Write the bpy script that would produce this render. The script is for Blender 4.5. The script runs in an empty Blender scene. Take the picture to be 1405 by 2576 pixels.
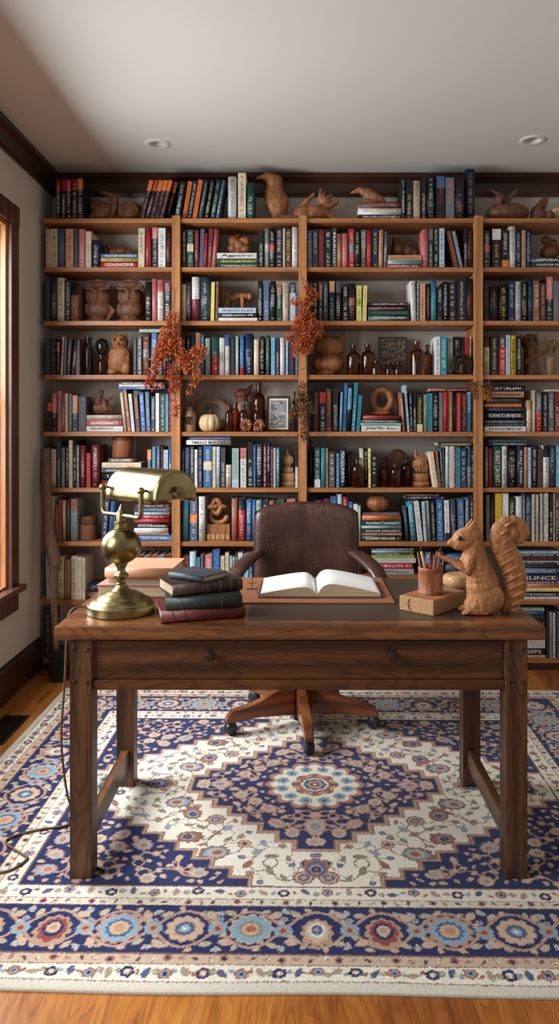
import bpy, bmesh, math, random
import numpy as np
from mathutils import Vector, Matrix
R = random.Random(7)
PI = math.pi
sc = bpy.context.scene
COL = sc.collection
CH = 1.355            # camera height
FP = 1887.0           # focal length in pixels of the 1405x2576 frame
SF = 451.0            # pixels per metre at the bookcase front
YF = FP / SF          # distance of the bookcase front

def L(r, g, b):
    def f(c):
        c /= 255.0
        return c / 12.92 if c <= .04045 else ((c + .055) / 1.055) ** 2.4
    return (f(r), f(g), f(b), 1.0)

def wx(px, Y): return (px - 748.0) * Y / FP
def wz(py, Y): return CH - (py - 1075.0) * Y / FP

# ---------------------------------------------------------------- scene graph helpers
def link(o, parent=None):
    COL.objects.link(o)
    if parent is not None: o.parent = parent
    return o
def tag(o, label=None, cat=None, group=None, kind=None):
    if label: o['label'] = label
    if cat: o['category'] = cat
    if group: o['group'] = group
    if kind: o['kind'] = kind
    return o
def thing(name, label, cat, loc=(0, 0, 0), rz=0, group=None, ry=0):
    o = bpy.data.objects.new(name, None); link(o)
    o.empty_display_size = .05
    o.location = loc; o.rotation_euler = (0, ry, rz)
    return tag(o, label, cat, group)
def mobj(name, me, mat=None, parent=None, loc=(0, 0, 0), rot=(0, 0, 0)):
    o = bpy.data.objects.new(name, me); link(o, parent)
    o.location = loc; o.rotation_euler = rot
    if mat is not None:
        if isinstance(mat, (list, tuple)):
            for m in mat: me.materials.append(m)
        else:
            me.materials.append(mat)
    return o
def bm_mesh(bm, name='mesh', smooth=False, recalc=True):
    if recalc: bmesh.ops.recalc_face_normals(bm, faces=bm.faces[:])
    me = bpy.data.meshes.new(name); bm.to_mesh(me); bm.free()
    if smooth:
        me.polygons.foreach_set('use_smooth', [True] * len(me.polygons))
    return me
def box_bm(bm, x0, x1, y0, y1, z0, z1, bev=0, seg=2):
    m = Matrix.Translation(((x0+x1)/2, (y0+y1)/2, (z0+z1)/2)) @ Matrix.Diagonal((x1-x0, y1-y0, z1-z0, 1))
    r = bmesh.ops.create_cube(bm, size=1, matrix=m)
    if bev:
        es = list({e for v in r['verts'] for e in v.link_edges})
        bmesh.ops.bevel(bm, geom=es, offset=bev, segments=seg, affect='EDGES', profile=.6, clamp_overlap=True)
def box(x0, x1, y0, y1, z0, z1, bev=0, seg=2):
    bm = bmesh.new(); box_bm(bm, x0, x1, y0, y1, z0, z1, bev, seg)
    return bm_mesh(bm)
def lathe(prof, n=40, smooth=True, cap=True, sharp=None):
    bm = bmesh.new(); rings = []
    for r, z in prof:
        if r < 1e-5: rings.append([bm.verts.new((0, 0, z))])
        else: rings.append([bm.verts.new((r*math.cos(2*PI*i/n), r*math.sin(2*PI*i/n), z)) for i in range(n)])
    for a, b in zip(rings, rings[1:]):
        for i in range(n):
            j = (i+1) % n
            if len(a) == 1 and len(b) == 1: continue
            if len(a) == 1: bm.faces.new((a[0], b[i], b[j]))
            elif len(b) == 1: bm.faces.new((a[i], a[j], b[0]))
            else: bm.faces.new((a[i], a[j], b[j], b[i]))
    if cap:
        if len(rings[0]) > 1: bm.faces.new(list(reversed(rings[0])))
        if len(rings[-1]) > 1: bm.faces.new(rings[-1])
    me = bm_mesh(bm, smooth=False)
    if smooth:
        me.polygons.foreach_set('use_smooth', [len(p.vertices) <= 4 for p in me.polygons])
        try: me.set_sharp_from_angle(angle=math.radians(38))
        except Exception: pass
    return me
def catmull(pts, k=8):
    P = [Vector(p) for p in pts]; out = []
    P = [P[0]*2-P[1]] + P + [P[-1]*2-P[-2]]
    for i in range(1, len(P)-2):
        for s in range(k):
            t = s/k
            out.append(.5*((2*P[i]) + (P[i+1]-P[i-1])*t + (2*P[i-1]-5*P[i]+4*P[i+1]-P[i+2])*t*t + (3*P[i]-P[i-1]-3*P[i+1]+P[i+2])*t**3))
    out.append(P[-2]); return out
def tube_bm(bm, pts, rad, n=10, k=8, flat=1.0):
    """sweep a circle along points; rad = number or list (per input point)"""
    C = catmull(pts, k) if k > 1 else [Vector(p) for p in pts]
    m = len(C); rs = []
    for i in range(m):
        if isinstance(rad, (int, float)): rs.append(rad)
        else:
            f = i/(m-1)*(len(rad)-1); a = min(int(f), len(rad)-2); rs.append(rad[a]+(rad[a+1]-rad[a])*(f-a))
    up = Vector((0, 0, 1)); t0 = (C[1]-C[0]).normalized()
    if abs(t0.dot(up)) > .9: up = Vector((1, 0, 0))
    nrm = (up - t0*up.dot(t0)).normalized(); rings = []
    for i in range(m):
        t = (C[min(i+1, m-1)]-C[max(i-1, 0)]).normalized()
        nrm = (nrm - t*nrm.dot(t)).normalized(); bi = t.cross(nrm)
        rings.append([bm.verts.new(C[i]+(nrm*math.cos(2*PI*j/n)+bi*math.sin(2*PI*j/n)*flat)*rs[i]) for j in range(n)])
    for a, b in zip(rings, rings[1:]):
        for j in range(n): bm.faces.new((a[j], a[(j+1) % n], b[(j+1) % n], b[j]))
    bm.faces.new(list(reversed(rings[0]))); bm.faces.new(rings[-1])
def tube(pts, rad, n=10, k=8, flat=1.0):
    bm = bmesh.new(); tube_bm(bm, pts, rad, n, k, flat); return bm_mesh(bm, smooth=True)
def prism(poly, y0, y1, bev=0, axis='Y'):
    """polygon in (x,z) extruded along y"""
    bm = bmesh.new()
    a = [bm.verts.new((x, y0, z)) for x, z in poly]; b = [bm.verts.new((x, y1, z)) for x, z in poly]
    n = len(poly)
    bm.faces.new(a); bm.faces.new(list(reversed(b)))
    for i in range(n): bm.faces.new((a[i], b[i], b[(i+1) % n], a[(i+1) % n]))
    if bev: bmesh.ops.bevel(bm, geom=bm.edges[:], offset=bev, segments=2, affect='EDGES', clamp_overlap=True)
    if axis == 'X': bmesh.ops.rotate(bm, verts=bm.verts[:], matrix=Matrix.Rotation(-PI/2, 3, 'Z'))
    return bm_mesh(bm)

# ---------------------------------------------------------------- materials
def newmat(name):
    m = bpy.data.materials.new(name); m.use_nodes = True
    nt = m.node_tree; nt.nodes.clear()
    out = nt.nodes.new('ShaderNodeOutputMaterial'); b = nt.nodes.new('ShaderNodeBsdfPrincipled')
    nt.links.new(b.outputs[0], out.inputs[0])
    return m, nt, b
class G:
    """small node-graph helper"""
    def __init__(s, nt): s.nt = nt
    def n(s, t, **kw):
        x = s.nt.nodes.new('ShaderNode'+t)
        for k, v in kw.items(): setattr(x, k, v)
        return x
    def put(s, v, sock):
        if hasattr(v, 'is_output') or hasattr(v, 'links'): s.nt.links.new(v, sock)
        else: sock.default_value = v
    def m(s, op, a, b=None, c=None):
        x = s.n('Math', operation=op); s.put(a, x.inputs[0])
        if b is not None: s.put(b, x.inputs[1])
        if c is not None: s.put(c, x.inputs[2])
        return x.outputs[0]
    def mix(s, f, a, b, bt='MIX'):
        x = s.n('Mix', data_type='RGBA', blend_type=bt)
        s.put(f, x.inputs[0]); s.put(a, x.inputs[6]); s.put(b, x.inputs[7]); return x.outputs[2]
    def noise(s, vec, scale, detail=4, rough=.5, dist=0):
        x = s.n('TexNoise'); s.put(vec, x.inputs['Vector'])
        x.inputs['Scale'].default_value = scale; x.inputs['Detail'].default_value = detail
        x.inputs['Roughness'].default_value = rough; x.inputs['Distortion'].default_value = dist
        return x.outputs[0]
    def ramp(s, f, stops):
        x = s.n('ValToRGB'); s.put(f, x.inputs[0]); cr = x.color_ramp
        while len(cr.elements) > 1: cr.elements.remove(cr.elements[-1])
        cr.elements[0].position = stops[0][0]; cr.elements[0].color = stops[0][1]
        for p, c in stops[1:]:
            e = cr.elements.new(p); e.color = c
        return x.outputs[0]
    def coord(s, kind='Object', scale=(1, 1, 1), rot=(0, 0, 0)):
        t = s.n('TexCoord'); mp = s.n('Mapping'); s.nt.links.new(t.outputs[kind], mp.inputs[0])
        mp.inputs['Scale'].default_value = scale; mp.inputs['Rotation'].default_value = rot
        return mp.outputs[0]
    def bump(s, h, bsdf, strength=.3, dist=.002):
        x = s.n('Bump'); s.put(h, x.inputs['Height']); x.inputs['Strength'].default_value = strength
        x.inputs['Distance'].default_value = dist; s.nt.links.new(x.outputs[0], bsdf.inputs['Normal'])
BW = lambda v: (v, v, v, 1)
def wood(name, dark, light, axis='X', scale=1.0, rough=.45, fine=.35, bump=.25, coat=0):
    m, nt, b = newmat(name); g = G(nt)
    k = {'X': (1.2, 9, 9), 'Y': (9, 1.2, 9), 'Z': (9, 9, 1.2)}[axis]
    v = g.coord('Object', tuple(c*scale for c in k))
    big = g.noise(v, 1.6, 6, .6, 1.3)
    w = g.n('TexWave', wave_type='RINGS', rings_direction=axis); nt.links.new(v, w.inputs[0])
    w.inputs['Scale'].default_value = .55; w.inputs['Distortion'].default_value = 9; w.inputs['Detail'].default_value = 3
    w.inputs['Detail Scale'].default_value = .6
    k2 = {'X': (14, 620, 620), 'Y': (620, 14, 620), 'Z': (620, 620, 14)}[axis]
    fv = g.coord('Object', k2); fn = g.noise(fv, 1.0, 3, .6)
    f = g.m('ADD', g.m('MULTIPLY', big, .65), g.m('MULTIPLY', w.outputs[1], .35))
    col = g.ramp(f, [(.25, dark), (.72, light)])
    fr = g.ramp(fn, [(.38, BW(.38)), (.58, BW(1))])
    cn = g.noise(g.coord('Object', {'X': (1.3*scale, 5, 6*scale), 'Y': (6, 1.3, 6), 'Z': (6*scale, 5, 1.1*scale)}[axis]), 1.0, 2, .45, .25)
    ct = g.m('FRACT', g.m('MULTIPLY', cn, 22)); col = g.mix(fine*.85, col, g.mix(1.0, col, g.ramp(ct, [(.0, BW(.42)), (.10, BW(.5)), (.38, BW(1)), (.9, BW(1)), (1, BW(.42))]), 'MULTIPLY'))
    col = g.mix(fine, col, g.mix(1.0, col, fr, 'MULTIPLY'))
    nt.links.new(col, b.inputs['Base Color']); b.inputs['Roughness'].default_value = rough
    b.inputs['Coat Weight'].default_value = coat; b.inputs['Coat Roughness'].default_value = .25
    g.bump(fn, b, bump, .0008)
    return m
def plain(name, col, rough=.6, metal=0, bumps=0, scale=60, var=.12, spec=.5, dist=.001):
    m, nt, b = newmat(name); g = G(nt)
    v = g.coord('Object'); nz = g.noise(v, scale, 5, .6)
    c2 = g.ramp(nz, [(.3, BW(1-var*2)), (.7, BW(1))])
    nt.links.new(g.mix(1.0, col, c2, 'MULTIPLY'), b.inputs['Base Color'])
    b.inputs['Roughness'].default_value = rough; b.inputs['Metallic'].default_value = metal
    b.inputs['Specular IOR Level'].default_value = spec
    if bumps: g.bump(nz, b, bumps, dist)
    return m
def carved(name, dark, light, rough=.55, scale=1.0, axis='Z', gouge=.34):
    """hand-carved wood: grain plus gouge marks"""
    m, nt, b = newmat(name); g = G(nt)
    k = {'Z': (30, 30, 5), 'X': (5, 30, 30)}[axis]
    v = g.coord('Object', tuple(c*scale for c in k)); nz = g.noise(v, 1, 6, .65, 1.5)
    fv = g.coord('Object', {'Z': (420, 420, 30), 'X': (30, 420, 420)}[axis]); fn = g.noise(fv, 1, 3, .6)
    col = g.ramp(nz, [(.3, dark), (.68, light)])
    fr = g.ramp(fn, [(.3, BW(.5)), (.6, BW(1))]); col = g.mix(.6, col, fr, 'MULTIPLY')
    wv = g.n('TexWave', wave_type='BANDS', bands_direction='DIAGONAL'); nt.links.new(g.coord('Object', (1, .6, .5)), wv.inputs[0]); wv.inputs['Scale'].default_value = 46*scale
    wv.inputs['Distortion'].default_value = 11; wv.inputs['Detail'].default_value = 3; wv.inputs['Detail Scale'].default_value = .5
    gl = g.ramp(wv.outputs[1], [(.0, BW(.42)), (.22, BW(1))]); col = g.mix(gouge, col, gl, 'MULTIPLY')
    vo = g.n('TexVoronoi', feature='F1'); nt.links.new(g.coord('Object', (1, 1, .55)), vo.inputs['Vector']); vo.inputs['Scale'].default_value = 75
    nt.links.new(col, b.inputs['Base Color']); b.inputs['Roughness'].default_value = rough
    g.bump(g.m('ADD', g.m('MULTIPLY', vo.outputs[0], .8), g.m('ADD', g.m('MULTIPLY', fn, .2), g.m('MULTIPLY', gl, gouge*1.4))), b, .5, .003)
    return m

M = {}
M['wall'] = plain('wall_paint', L(198, 191, 181), .9, bumps=.05, scale=300, var=.02)
M['ceil'] = plain('ceiling_paint', L(208, 207, 201), .9, bumps=.03, scale=200, var=.015)
M['shelf'] = wood('shelf_wood', L(150, 94, 52), L(188, 126, 76), 'X', 1.0, .42, .3, .1)
M['post'] = wood('post_wood', L(152, 98, 56), L(192, 132, 82), 'Z', 1.0, .42, .3, .1)
M['crown'] = wood('crown_wood', L(42, 22, 14), L(72, 40, 26), 'X', 1.0, .35, .3, .1)
M['crownY'] = wood('crown_wood_left', L(42, 22, 14), L(72, 40, 26), 'Y', 1.0, .35, .3, .1)
M['casing'] = wood('window_casing_wood', L(66, 38, 28), L(98, 60, 44), 'Z', 1.0, .4, .3, .1)
M['jamb'] = wood('window_jamb_wood', L(164, 102, 60), L(200, 138, 90), 'Z', 1.0, .45, .45, .1)
M['desk'] = wood('desk_wood', L(54, 29, 12), L(112, 67, 32), 'X', 1.0, .4, .75, .35, .1)
M['desktop'] = wood('desk_top_wood', L(98, 56, 28), L(146, 92, 50), 'X', 1.3, .32, .7, .3, .2)
M['deskZ'] = wood('desk_leg_wood', L(64, 38, 20), L(112, 72, 42), 'Z', 1.2, .45, .8, .35, .05)
M['deskY'] = wood('desk_rail_wood', L(76, 48, 30), L(122, 80, 50), 'Y', 1.2, .4, .6, .35, .1)
M['chairwood'] = wood('chair_wood', L(96, 48, 24), L(146, 84, 46), 'X', 1.2, .28, .3, .1, .3)
M['carve'] = carved('carved_wood', L(110, 64, 34), L(186, 124, 76))
M['carve2'] = carved('carved_wood_dark', L(64, 38, 24), L(134, 84, 54))
M['carve3'] = carved('carved_wood_pale', L(160, 112, 70), L(206, 160, 112))
M['squir'] = carved('squirrel_oak', L(146, 92, 50), L(196, 136, 84), .6)
M['raw'] = plain('raw_cut_wood', L(196, 150, 104), .85, bumps=1.0, scale=220, var=.25, dist=.003)
M['rawtop'] = wood('block_top_wood', L(150, 92, 54), L(196, 138, 92), 'X', 2.5, .6, .4, .3)
M['drift'] = carved('driftwood', L(92, 66, 50), L(140, 108, 84), .8, gouge=.15)
M['black'] = plain('black_metal', L(26, 28, 32), .4, var=.1)
M['caster'] = plain('caster_rubber', L(40, 46, 56), .35, var=.1)
M['paper'] = plain('page_paper', L(240, 240, 238), .85, var=.01)
M['white'] = plain('white_enamel', L(214, 212, 208), .5, var=.02)
M['eye'] = plain('glass_eye', L(20, 16, 12), .08, var=0)
M['eyering'] = plain('eye_ring', L(120, 110, 84), .3, var=.1)
M['peg'] = plain('peg_wood', L(52, 30, 18), .4, var=.2)
M['bronze'] = plain('dark_bronze', L(74, 54, 40), .38, .6, bumps=.3, scale=40, var=.2)
M['inlay'] = plain('writing_surface', L(70, 56, 46), .42, bumps=.1, scale=400, var=.08)
M['tan'] = plain('tan_leather', L(156, 98, 66), .55, bumps=.5, scale=500, var=.14)
M['cup'] = carved('cup_leather', L(128, 72, 42), L(166, 100, 62), .5, gouge=0)
M['stone'] = plain('speckled_stone', L(72, 70, 68), .5, bumps=.5, scale=90, var=.3)
M['petal'] = plain('dried_orange', L(222, 116, 54), .8, var=.35, scale=90)
M['petalb'] = plain('dried_brown', L(128, 88, 58), .85, var=.4, scale=90)
M['petalc'] = plain('dried_cream', L(196, 168, 120), .85, var=.3, scale=60)
M['petaly'] = plain('autumn_yellow', L(206, 140, 50), .8, var=.4, scale=60)
M['petalr'] = plain('dried_rust', L(206, 84, 44), .85, var=.4, scale=90)
M['twig'] = plain('twig', L(84, 54, 36), .85, var=.3)
M['pumpc'] = carved('cream_gourd', L(196, 166, 122), L(226, 200, 156), .6, gouge=0)
M['pumpo'] = carved('brown_gourd', L(120, 66, 34), L(168, 100, 56), .45, gouge=0)
M['plate'] = carved('mottled_clay', L(120, 94, 68), L(176, 146, 110), .5, gouge=0)
M['platein'] = plain('glazed_dish', L(112, 98, 76), .3, bumps=.3, scale=30, var=.3)
M['cork'] = plain('cork', L(160, 108, 74), .8, bumps=.6, scale=160, var=.3)
M['cord'] = plain('brown_cord', L(110, 80, 52), .6)
M['lightbrass'] = plain('cord_brass', L(200, 170, 110), .4, .5)

def brass():
    m, nt, b = newmat('antique_brass'); g = G(nt)
    v = g.coord('Object'); nz = g.noise(v, 14, 6, .6)
    c = g.ramp(nz, [(.3, L(122, 110, 74)), (.7, L(158, 145, 104))])
    nt.links.new(c, b.inputs['Base Color']); b.inputs['Metallic'].default_value = 1
    rr = g.n('MapRange'); nt.links.new(g.noise(v, 40, 4), rr.inputs[0]); rr.inputs[3].default_value = .24; rr.inputs[4].default_value = .38
    nt.links.new(rr.outputs[0], b.inputs['Roughness'])
    return m
M['brass'] = brass()
def amber(name, col, tr=.9):
    m, nt, b = newmat(name)
    b.inputs['Base Color'].default_value = col; b.inputs['Roughness'].default_value = .06
    b.inputs['Transmission Weight'].default_value = tr; b.inputs['IOR'].default_value = 1.45
    return m
M['amber'] = amber('amber_glass', L(158, 72, 18), .97)
M['dglass'] = amber('smoked_glass', L(48, 40, 40), .7)
def pane():
    m = bpy.data.materials.new('window_glass'); m.use_nodes = True; nt = m.node_tree; nt.nodes.clear()
    o = nt.nodes.new('ShaderNodeOutputMaterial'); mx = nt.nodes.new('ShaderNodeMixShader')
    t = nt.nodes.new('ShaderNodeBsdfTransparent'); gl = nt.nodes.new('ShaderNodeBsdfGlossy'); gl.inputs['Roughness'].default_value = .02
    mx.inputs[0].default_value = .06; nt.links.new(t.outputs[0], mx.inputs[1]); nt.links.new(gl.outputs[0], mx.inputs[2]); nt.links.new(mx.outputs[0], o.inputs[0])
    return m
M['pane'] = pane()
def leather():
    m, nt, b = newmat('worn_brown_leather'); g = G(nt)
    v = g.coord('Object'); nz = g.noise(v, 9, 6, .6)
    base = g.ramp(nz, [(.3, L(50, 31, 26)), (.7, L(78, 50, 42))])
    # scratches: thin crack lines gathered where a broad noise is high, more of them near the top
    vo = g.n('TexVoronoi', feature='DISTANCE_TO_EDGE'); 
    vd = g.n('VectorMath', operation='ADD'); nt.links.new(v, vd.inputs[0])
    nn = g.n('TexNoise'); nt.links.new(v, nn.inputs['Vector']); nn.inputs['Scale'].default_value = 12; nn.inputs['Detail'].default_value = 5
    sc_ = g.n('VectorMath', operation='SCALE'); nt.links.new(nn.outputs[1], sc_.inputs[0]); sc_.inputs[3].default_value = .12
    nt.links.new(sc_.outputs[0], vd.inputs[1]); nt.links.new(vd.outputs[0], vo.inputs['Vector']); vo.inputs['Scale'].default_value = 30
    line = g.m('LESS_THAN', vo.outputs[0], .009)
    sx = g.n('SeparateXYZ'); nt.links.new(v, sx.inputs[0])
    hi = g.n('MapRange'); nt.links.new(sx.outputs[2], hi.inputs[0]); hi.inputs[1].default_value = .62; hi.inputs[2].default_value = .95; hi.inputs[3].default_value = .68; hi.inputs[4].default_value = .44
    msk = g.m('GREATER_THAN', g.noise(v, 7, 3, .6), hi.outputs[0])
    spk = g.m('MULTIPLY', g.m('GREATER_THAN', g.noise(v, 190, 2, .5), .70), g.m('GREATER_THAN', g.noise(v, 8, 3, .6), g.m('SUBTRACT', hi.outputs[0], .08)))
    f = g.m('MINIMUM', g.m('ADD', g.m('MULTIPLY', line, g.m('MULTIPLY', msk, g.noise(v, 60, 2))), g.m('MULTIPLY', spk, .5)), 1)
    nt.links.new(g.mix(f, base, L(176, 132, 96)), b.inputs['Base Color'])
    b.inputs['Roughness'].default_value = .33
    g.bump(g.noise(v, 320, 3, .6), b, .25, .0008)
    return m
M['leather'] = leather()
def attr_mat(name, rough=.6):
    m, nt, b = newmat(name); g = G(nt)
    a = g.n('Attribute'); a.attribute_name = 'base'
    nz = g.ramp(g.noise(g.coord('Object'), 70, 4, .6), [(.3, BW(.78)), (.7, BW(1))])
    nt.links.new(g.mix(1, a.outputs[0], nz, 'MULTIPLY'), b.inputs['Base Color']); b.inputs['Roughness'].default_value = rough
    return m
M['cover'] = attr_mat('book_cover', .55)
def spine_mat():
    """base colour, a band and rows of letter-like marks, all from per-book attributes"""
    m, nt, b = newmat('book_spine'); g = G(nt)
    A = {}
    for k in ('base', 'ink', 'band', 'prm', 'prm2'):
        a = g.n('Attribute'); a.attribute_name = k; A[k] = a
    uv = g.n('UVMap'); uv.uv_map = 'UVMap'; s = g.n('SeparateXYZ'); nt.links.new(uv.outputs[0], s.inputs[0])
    u, v = s.outputs[0], s.outputs[1]
    p = g.n('SeparateColor'); nt.links.new(A['prm'].outputs[0], p.inputs[0]); seed, w, h = p.outputs; st = A['prm'].outputs['Alpha']
    q = g.n('SeparateColor'); nt.links.new(A['prm2'].outputs[0], q.inputs[0]); t0, t1, b0 = q.outputs; b1 = A['prm2'].outputs['Alpha']
    c = g.m('MAXIMUM', g.m('MINIMUM', g.m('MULTIPLY', w, .105), .0036), .0022)
    a_ = g.m('DIVIDE', v, c); b_ = g.m('ADD', g.m('DIVIDE', u, c), 2.5)
    LL = g.m('FLOOR', g.m('DIVIDE', a_, 4)); gap = g.m('LESS_THAN', g.m('FRACT', g.m('DIVIDE', a_, 4)), .74)
    def wn(x, y, z):
        cb = g.n('CombineXYZ'); g.put(x, cb.inputs[0]); g.put(y, cb.inputs[1]); g.put(z, cb.inputs[2])
        t = g.n('TexWhiteNoise'); nt.links.new(cb.outputs[0], t.inputs['Vector']); return t.outputs[0]
    word = g.m('GREATER_THAN', wn(LL, 3.3, seed), .16)
    pix = g.m('GREATER_THAN', wn(g.m('FLOOR', a_), g.m('FLOOR', b_), seed), .44)
    inb = g.m('LESS_THAN', g.m('ABSOLUTE', g.m('SUBTRACT', b_, 2.5)), 2.5)
    vh = g.m('DIVIDE', v, h)
    inv = g.m('MULTIPLY', g.m('GREATER_THAN', vh, t0), g.m('LESS_THAN', vh, t1))
    foot = g.m('MULTIPLY', g.m('GREATER_THAN', vh, .04), g.m('LESS_THAN', vh, .085))
    txt = g.m('MULTIPLY', g.m('MULTIPLY', g.m('MULTIPLY', gap, pix), inb), g.m('MAXIMUM', g.m('MULTIPLY', inv, word), foot))
    bnd = g.m('MULTIPLY', g.m('GREATER_THAN', vh, b0), g.m('LESS_THAN', vh, b1))
    col = g.mix(bnd, A['base'].outputs[0], A['band'].outputs[0])
    col = g.mix(g.m('MULTIPLY', txt, st), col, A['ink'].outputs[0])
    nz = g.ramp(g.noise(g.coord('Object'), 60, 5, .65), [(.32, BW(.72)), (.68, BW(1))])
    nt.links.new(g.mix(1, col, nz, 'MULTIPLY'), b.inputs['Base Color']); b.inputs['Roughness'].default_value = .48
    return m
M['spine'] = spine_mat()
def pages_mat():
    m, nt, b = newmat('page_edges'); g = G(nt)
    w = g.noise(g.coord('Object', (900, 3, 3)), 1, 2, .5)
    nt.links.new(g.ramp(w, [(.3, L(176, 158, 130)), (.65, L(222, 210, 188))]), b.inputs['Base Color']); b.inputs['Roughness'].default_value = .85
    return m
M['pages'] = pages_mat()
def pagesz():
    m, nt, b = newmat('page_edges_lying'); g = G(nt)
    w = g.noise(g.coord('Object', (3, 3, 900)), 1, 2, .5)
    nt.links.new(g.ramp(w, [(.3, L(160, 138, 104)), (.65, L(214, 196, 166))]), b.inputs['Base Color']); b.inputs['Roughness'].default_value = .85
    return m
M['pagesz'] = pagesz()
# ---------------------------------------------------------------- room
CZ = 2.85; WX = -1.45; BY = 4.45; RX = 2.25
def structure(name, me, mat, parent=None, **k):
    o = mobj(name, me, mat, parent, **k)
    if parent is None: o['kind'] = 'structure'
    return o
def floor_mat():
    m, nt, b = newmat('oak_floor'); g = G(nt)
    v = g.coord('Object'); s = g.n('SeparateXYZ'); nt.links.new(v, s.inputs[0])
    W = .222; xi = g.m('DIVIDE', g.m('ADD', s.outputs[0], .474+W*20), W)
    pi = g.m('FLOOR', xi); fr = g.m('FRACT', xi)
    def wn(x, y):
        cb = g.n('CombineXYZ'); g.put(x, cb.inputs[0]); g.put(y, cb.inputs[1])
        t = g.n('TexWhiteNoise'); nt.links.new(cb.outputs[0], t.inputs['Vector']); return t.outputs[0]
    r1 = wn(pi, 1.0)
    yl = g.m('DIVIDE', g.m('ADD', s.outputs[1], g.m('MULTIPLY', r1, 3.0)), 1.9); yi = g.m('FLOOR', yl); yf = g.m('FRACT', yl)
    rnd = wn(pi, g.m('ADD', yi, 5.0))
    cb = g.n('CombineXYZ'); g.put(g.m('ADD', g.m('MULTIPLY', s.outputs[0], 22), g.m('MULTIPLY', rnd, 90)), cb.inputs[0])
    g.put(g.m('MULTIPLY', s.outputs[1], 2.2), cb.inputs[1]); g.put(g.m('MULTIPLY', rnd, 37), cb.inputs[2])
    grain = g.noise(cb.outputs[0], 1, 5, .6, 1.6)
    cb2 = g.n('CombineXYZ'); g.put(g.m('ADD', g.m('MULTIPLY', s.outputs[0], 7), g.m('MULTIPLY', rnd, 90)), cb2.inputs[0]); g.put(g.m('MULTIPLY', s.outputs[1], .9), cb2.inputs[1]); g.put(g.m('MULTIPLY', rnd, 17), cb2.inputs[2])
    ct = g.m('FRACT', g.m('MULTIPLY', g.noise(cb2.outputs[0], 1, 2, .45, .3), 24))
    col = g.ramp(grain, [(.25, L(142, 84, 34)), (.5, L(188, 122, 56)), (.75, L(206, 144, 76))])
    red = g.ramp(rnd, [(.0, L(196, 172, 176)), (.35, L(255, 255, 255)), (.7, L(255, 246, 226)), (1, L(222, 204, 196))])
    col = g.mix(1, col, red, 'MULTIPLY')
    col = g.mix(.5, col, g.mix(1, col, g.ramp(ct, [(.0, BW(.45)), (.3, BW(1)), (.93, BW(1)), (1, BW(.45))]), 'MULTIPLY'))
    fg = g.noise(g.coord('Object', (560, 14, 1)), 1, 3, .6)
    col = g.mix(.5, col, g.ramp(fg, [(.36, BW(.42)), (.56, BW(1))]), 'MULTIPLY')
    seam = g.m('MAXIMUM', g.m('LESS_THAN', fr, .005), g.m('LESS_THAN', yf, .0009))
    col = g.mix(g.m('MULTIPLY', seam, .7), col, L(70, 38, 18))
    nt.links.new(col, b.inputs['Base Color']); b.inputs['Roughness'].default_value = .36; b.inputs['Coat Weight'].default_value = .15
    g.bump(fg, b, .15, .0005); return m
structure('floor', box(WX-.2, RX+.2, .2, BY+.1, -.06, 0), floor_mat())
structure('wall_back', box(WX-.2, RX+.2, BY, BY+.12, 0, CZ), M['wall'])
structure('wall_right', box(RX, RX+.12, .2, BY, 0, CZ), M['wall'])
# left wall with two window openings (Y ranges), z .55 to 2.38
WZ0, WZ1 = .55, 2.38
OPEN = [(2.42, 3.75), (.62, 2.02)]
bm = bmesh.new()
T = .17
box_bm(bm, WX-T, WX, .2, BY, 0, WZ0); box_bm(bm, WX-T, WX, .2, BY, WZ1, CZ)
for a, b_ in ((3.75, BY), (2.02, 2.42), (.2, .62)): box_bm(bm, WX-T, WX, a, b_, WZ0, WZ1)
structure('wall_left', bm_mesh(bm), M['wall'])
for k, (y0, y1) in enumerate(OPEN):
    w = bpy.data.objects.new('window_%d' % (k+1), None); link(w); w['kind'] = 'structure'; w.location = (WX, (y0+y1)/2, WZ0)
    cy = (y0+y1)/2
    def sub(n, x0, x1, a, b_, z0, z1, mt, bev=.002): return mobj(n, box(x0-WX, x1-WX, a-cy, b_-cy, z0-WZ0, z1-WZ0, bev), M[mt], w)
    for a, b_ in ((y0-.1, y0), (y1, y1+.1)): sub('casing', WX, WX+.022, a, b_, WZ0-.01, WZ1, 'casing')
    sub('casing', WX, WX+.026, y0-.1, y1+.1, WZ1, WZ1+.1, 'casing')
    sub('apron', WX, WX+.02, y0-.1, y1+.1, WZ0-.13, WZ0-.03, 'casing')
    sub('sill', WX-.10, WX+.055, y0-.12, y1+.12, WZ0-.03, WZ0, 'casing', .006)
    for a, b_ in ((y0, y0+.02), (y1-.02, y1)): sub('jamb', WX-T, WX-.001, a, b_, WZ0, WZ1, 'jamb')
    for a, b_ in ((y0+.02, y0+.035), (y1-.035, y1-.02)): sub('stop', WX-.09, WX-.035, a, b_, WZ0, WZ1-.02, 'jamb')
    sub('jamb', WX-T, WX-.001, y0+.02, y1-.02, WZ1-.02, WZ1, 'jamb')
    sub('stool', WX-.10, WX-.001, y0+.02, y1-.02, WZ0, WZ0+.012, 'jamb')
    bm = bmesh.new(); a, b_, xa, xb = y0+.035, y1-.035, WX-.145, WX-.10
    mid = (WZ0+WZ1)/2
    for (p, q, r, s_) in ((a, a+.05, WZ0+.012, WZ1-.02), (b_-.05, b_, WZ0+.012, WZ1-.02), (a, b_, WZ0+.012, WZ0+.07), (a, b_, WZ1-.07, WZ1-.02), (a, b_, mid-.025, mid+.025)):
        box_bm(bm, xa-WX, xb-WX, p-cy, q-cy, r-WZ0, s_-WZ0)
    sash = mobj('sash', bm_mesh(bm), M['jamb'], w)
    mobj('glass_pane', box(-.126, -.122, a-cy+.04, b_-cy-.04, .06, WZ1-WZ0-.05), M['pane'], sash)
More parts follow.
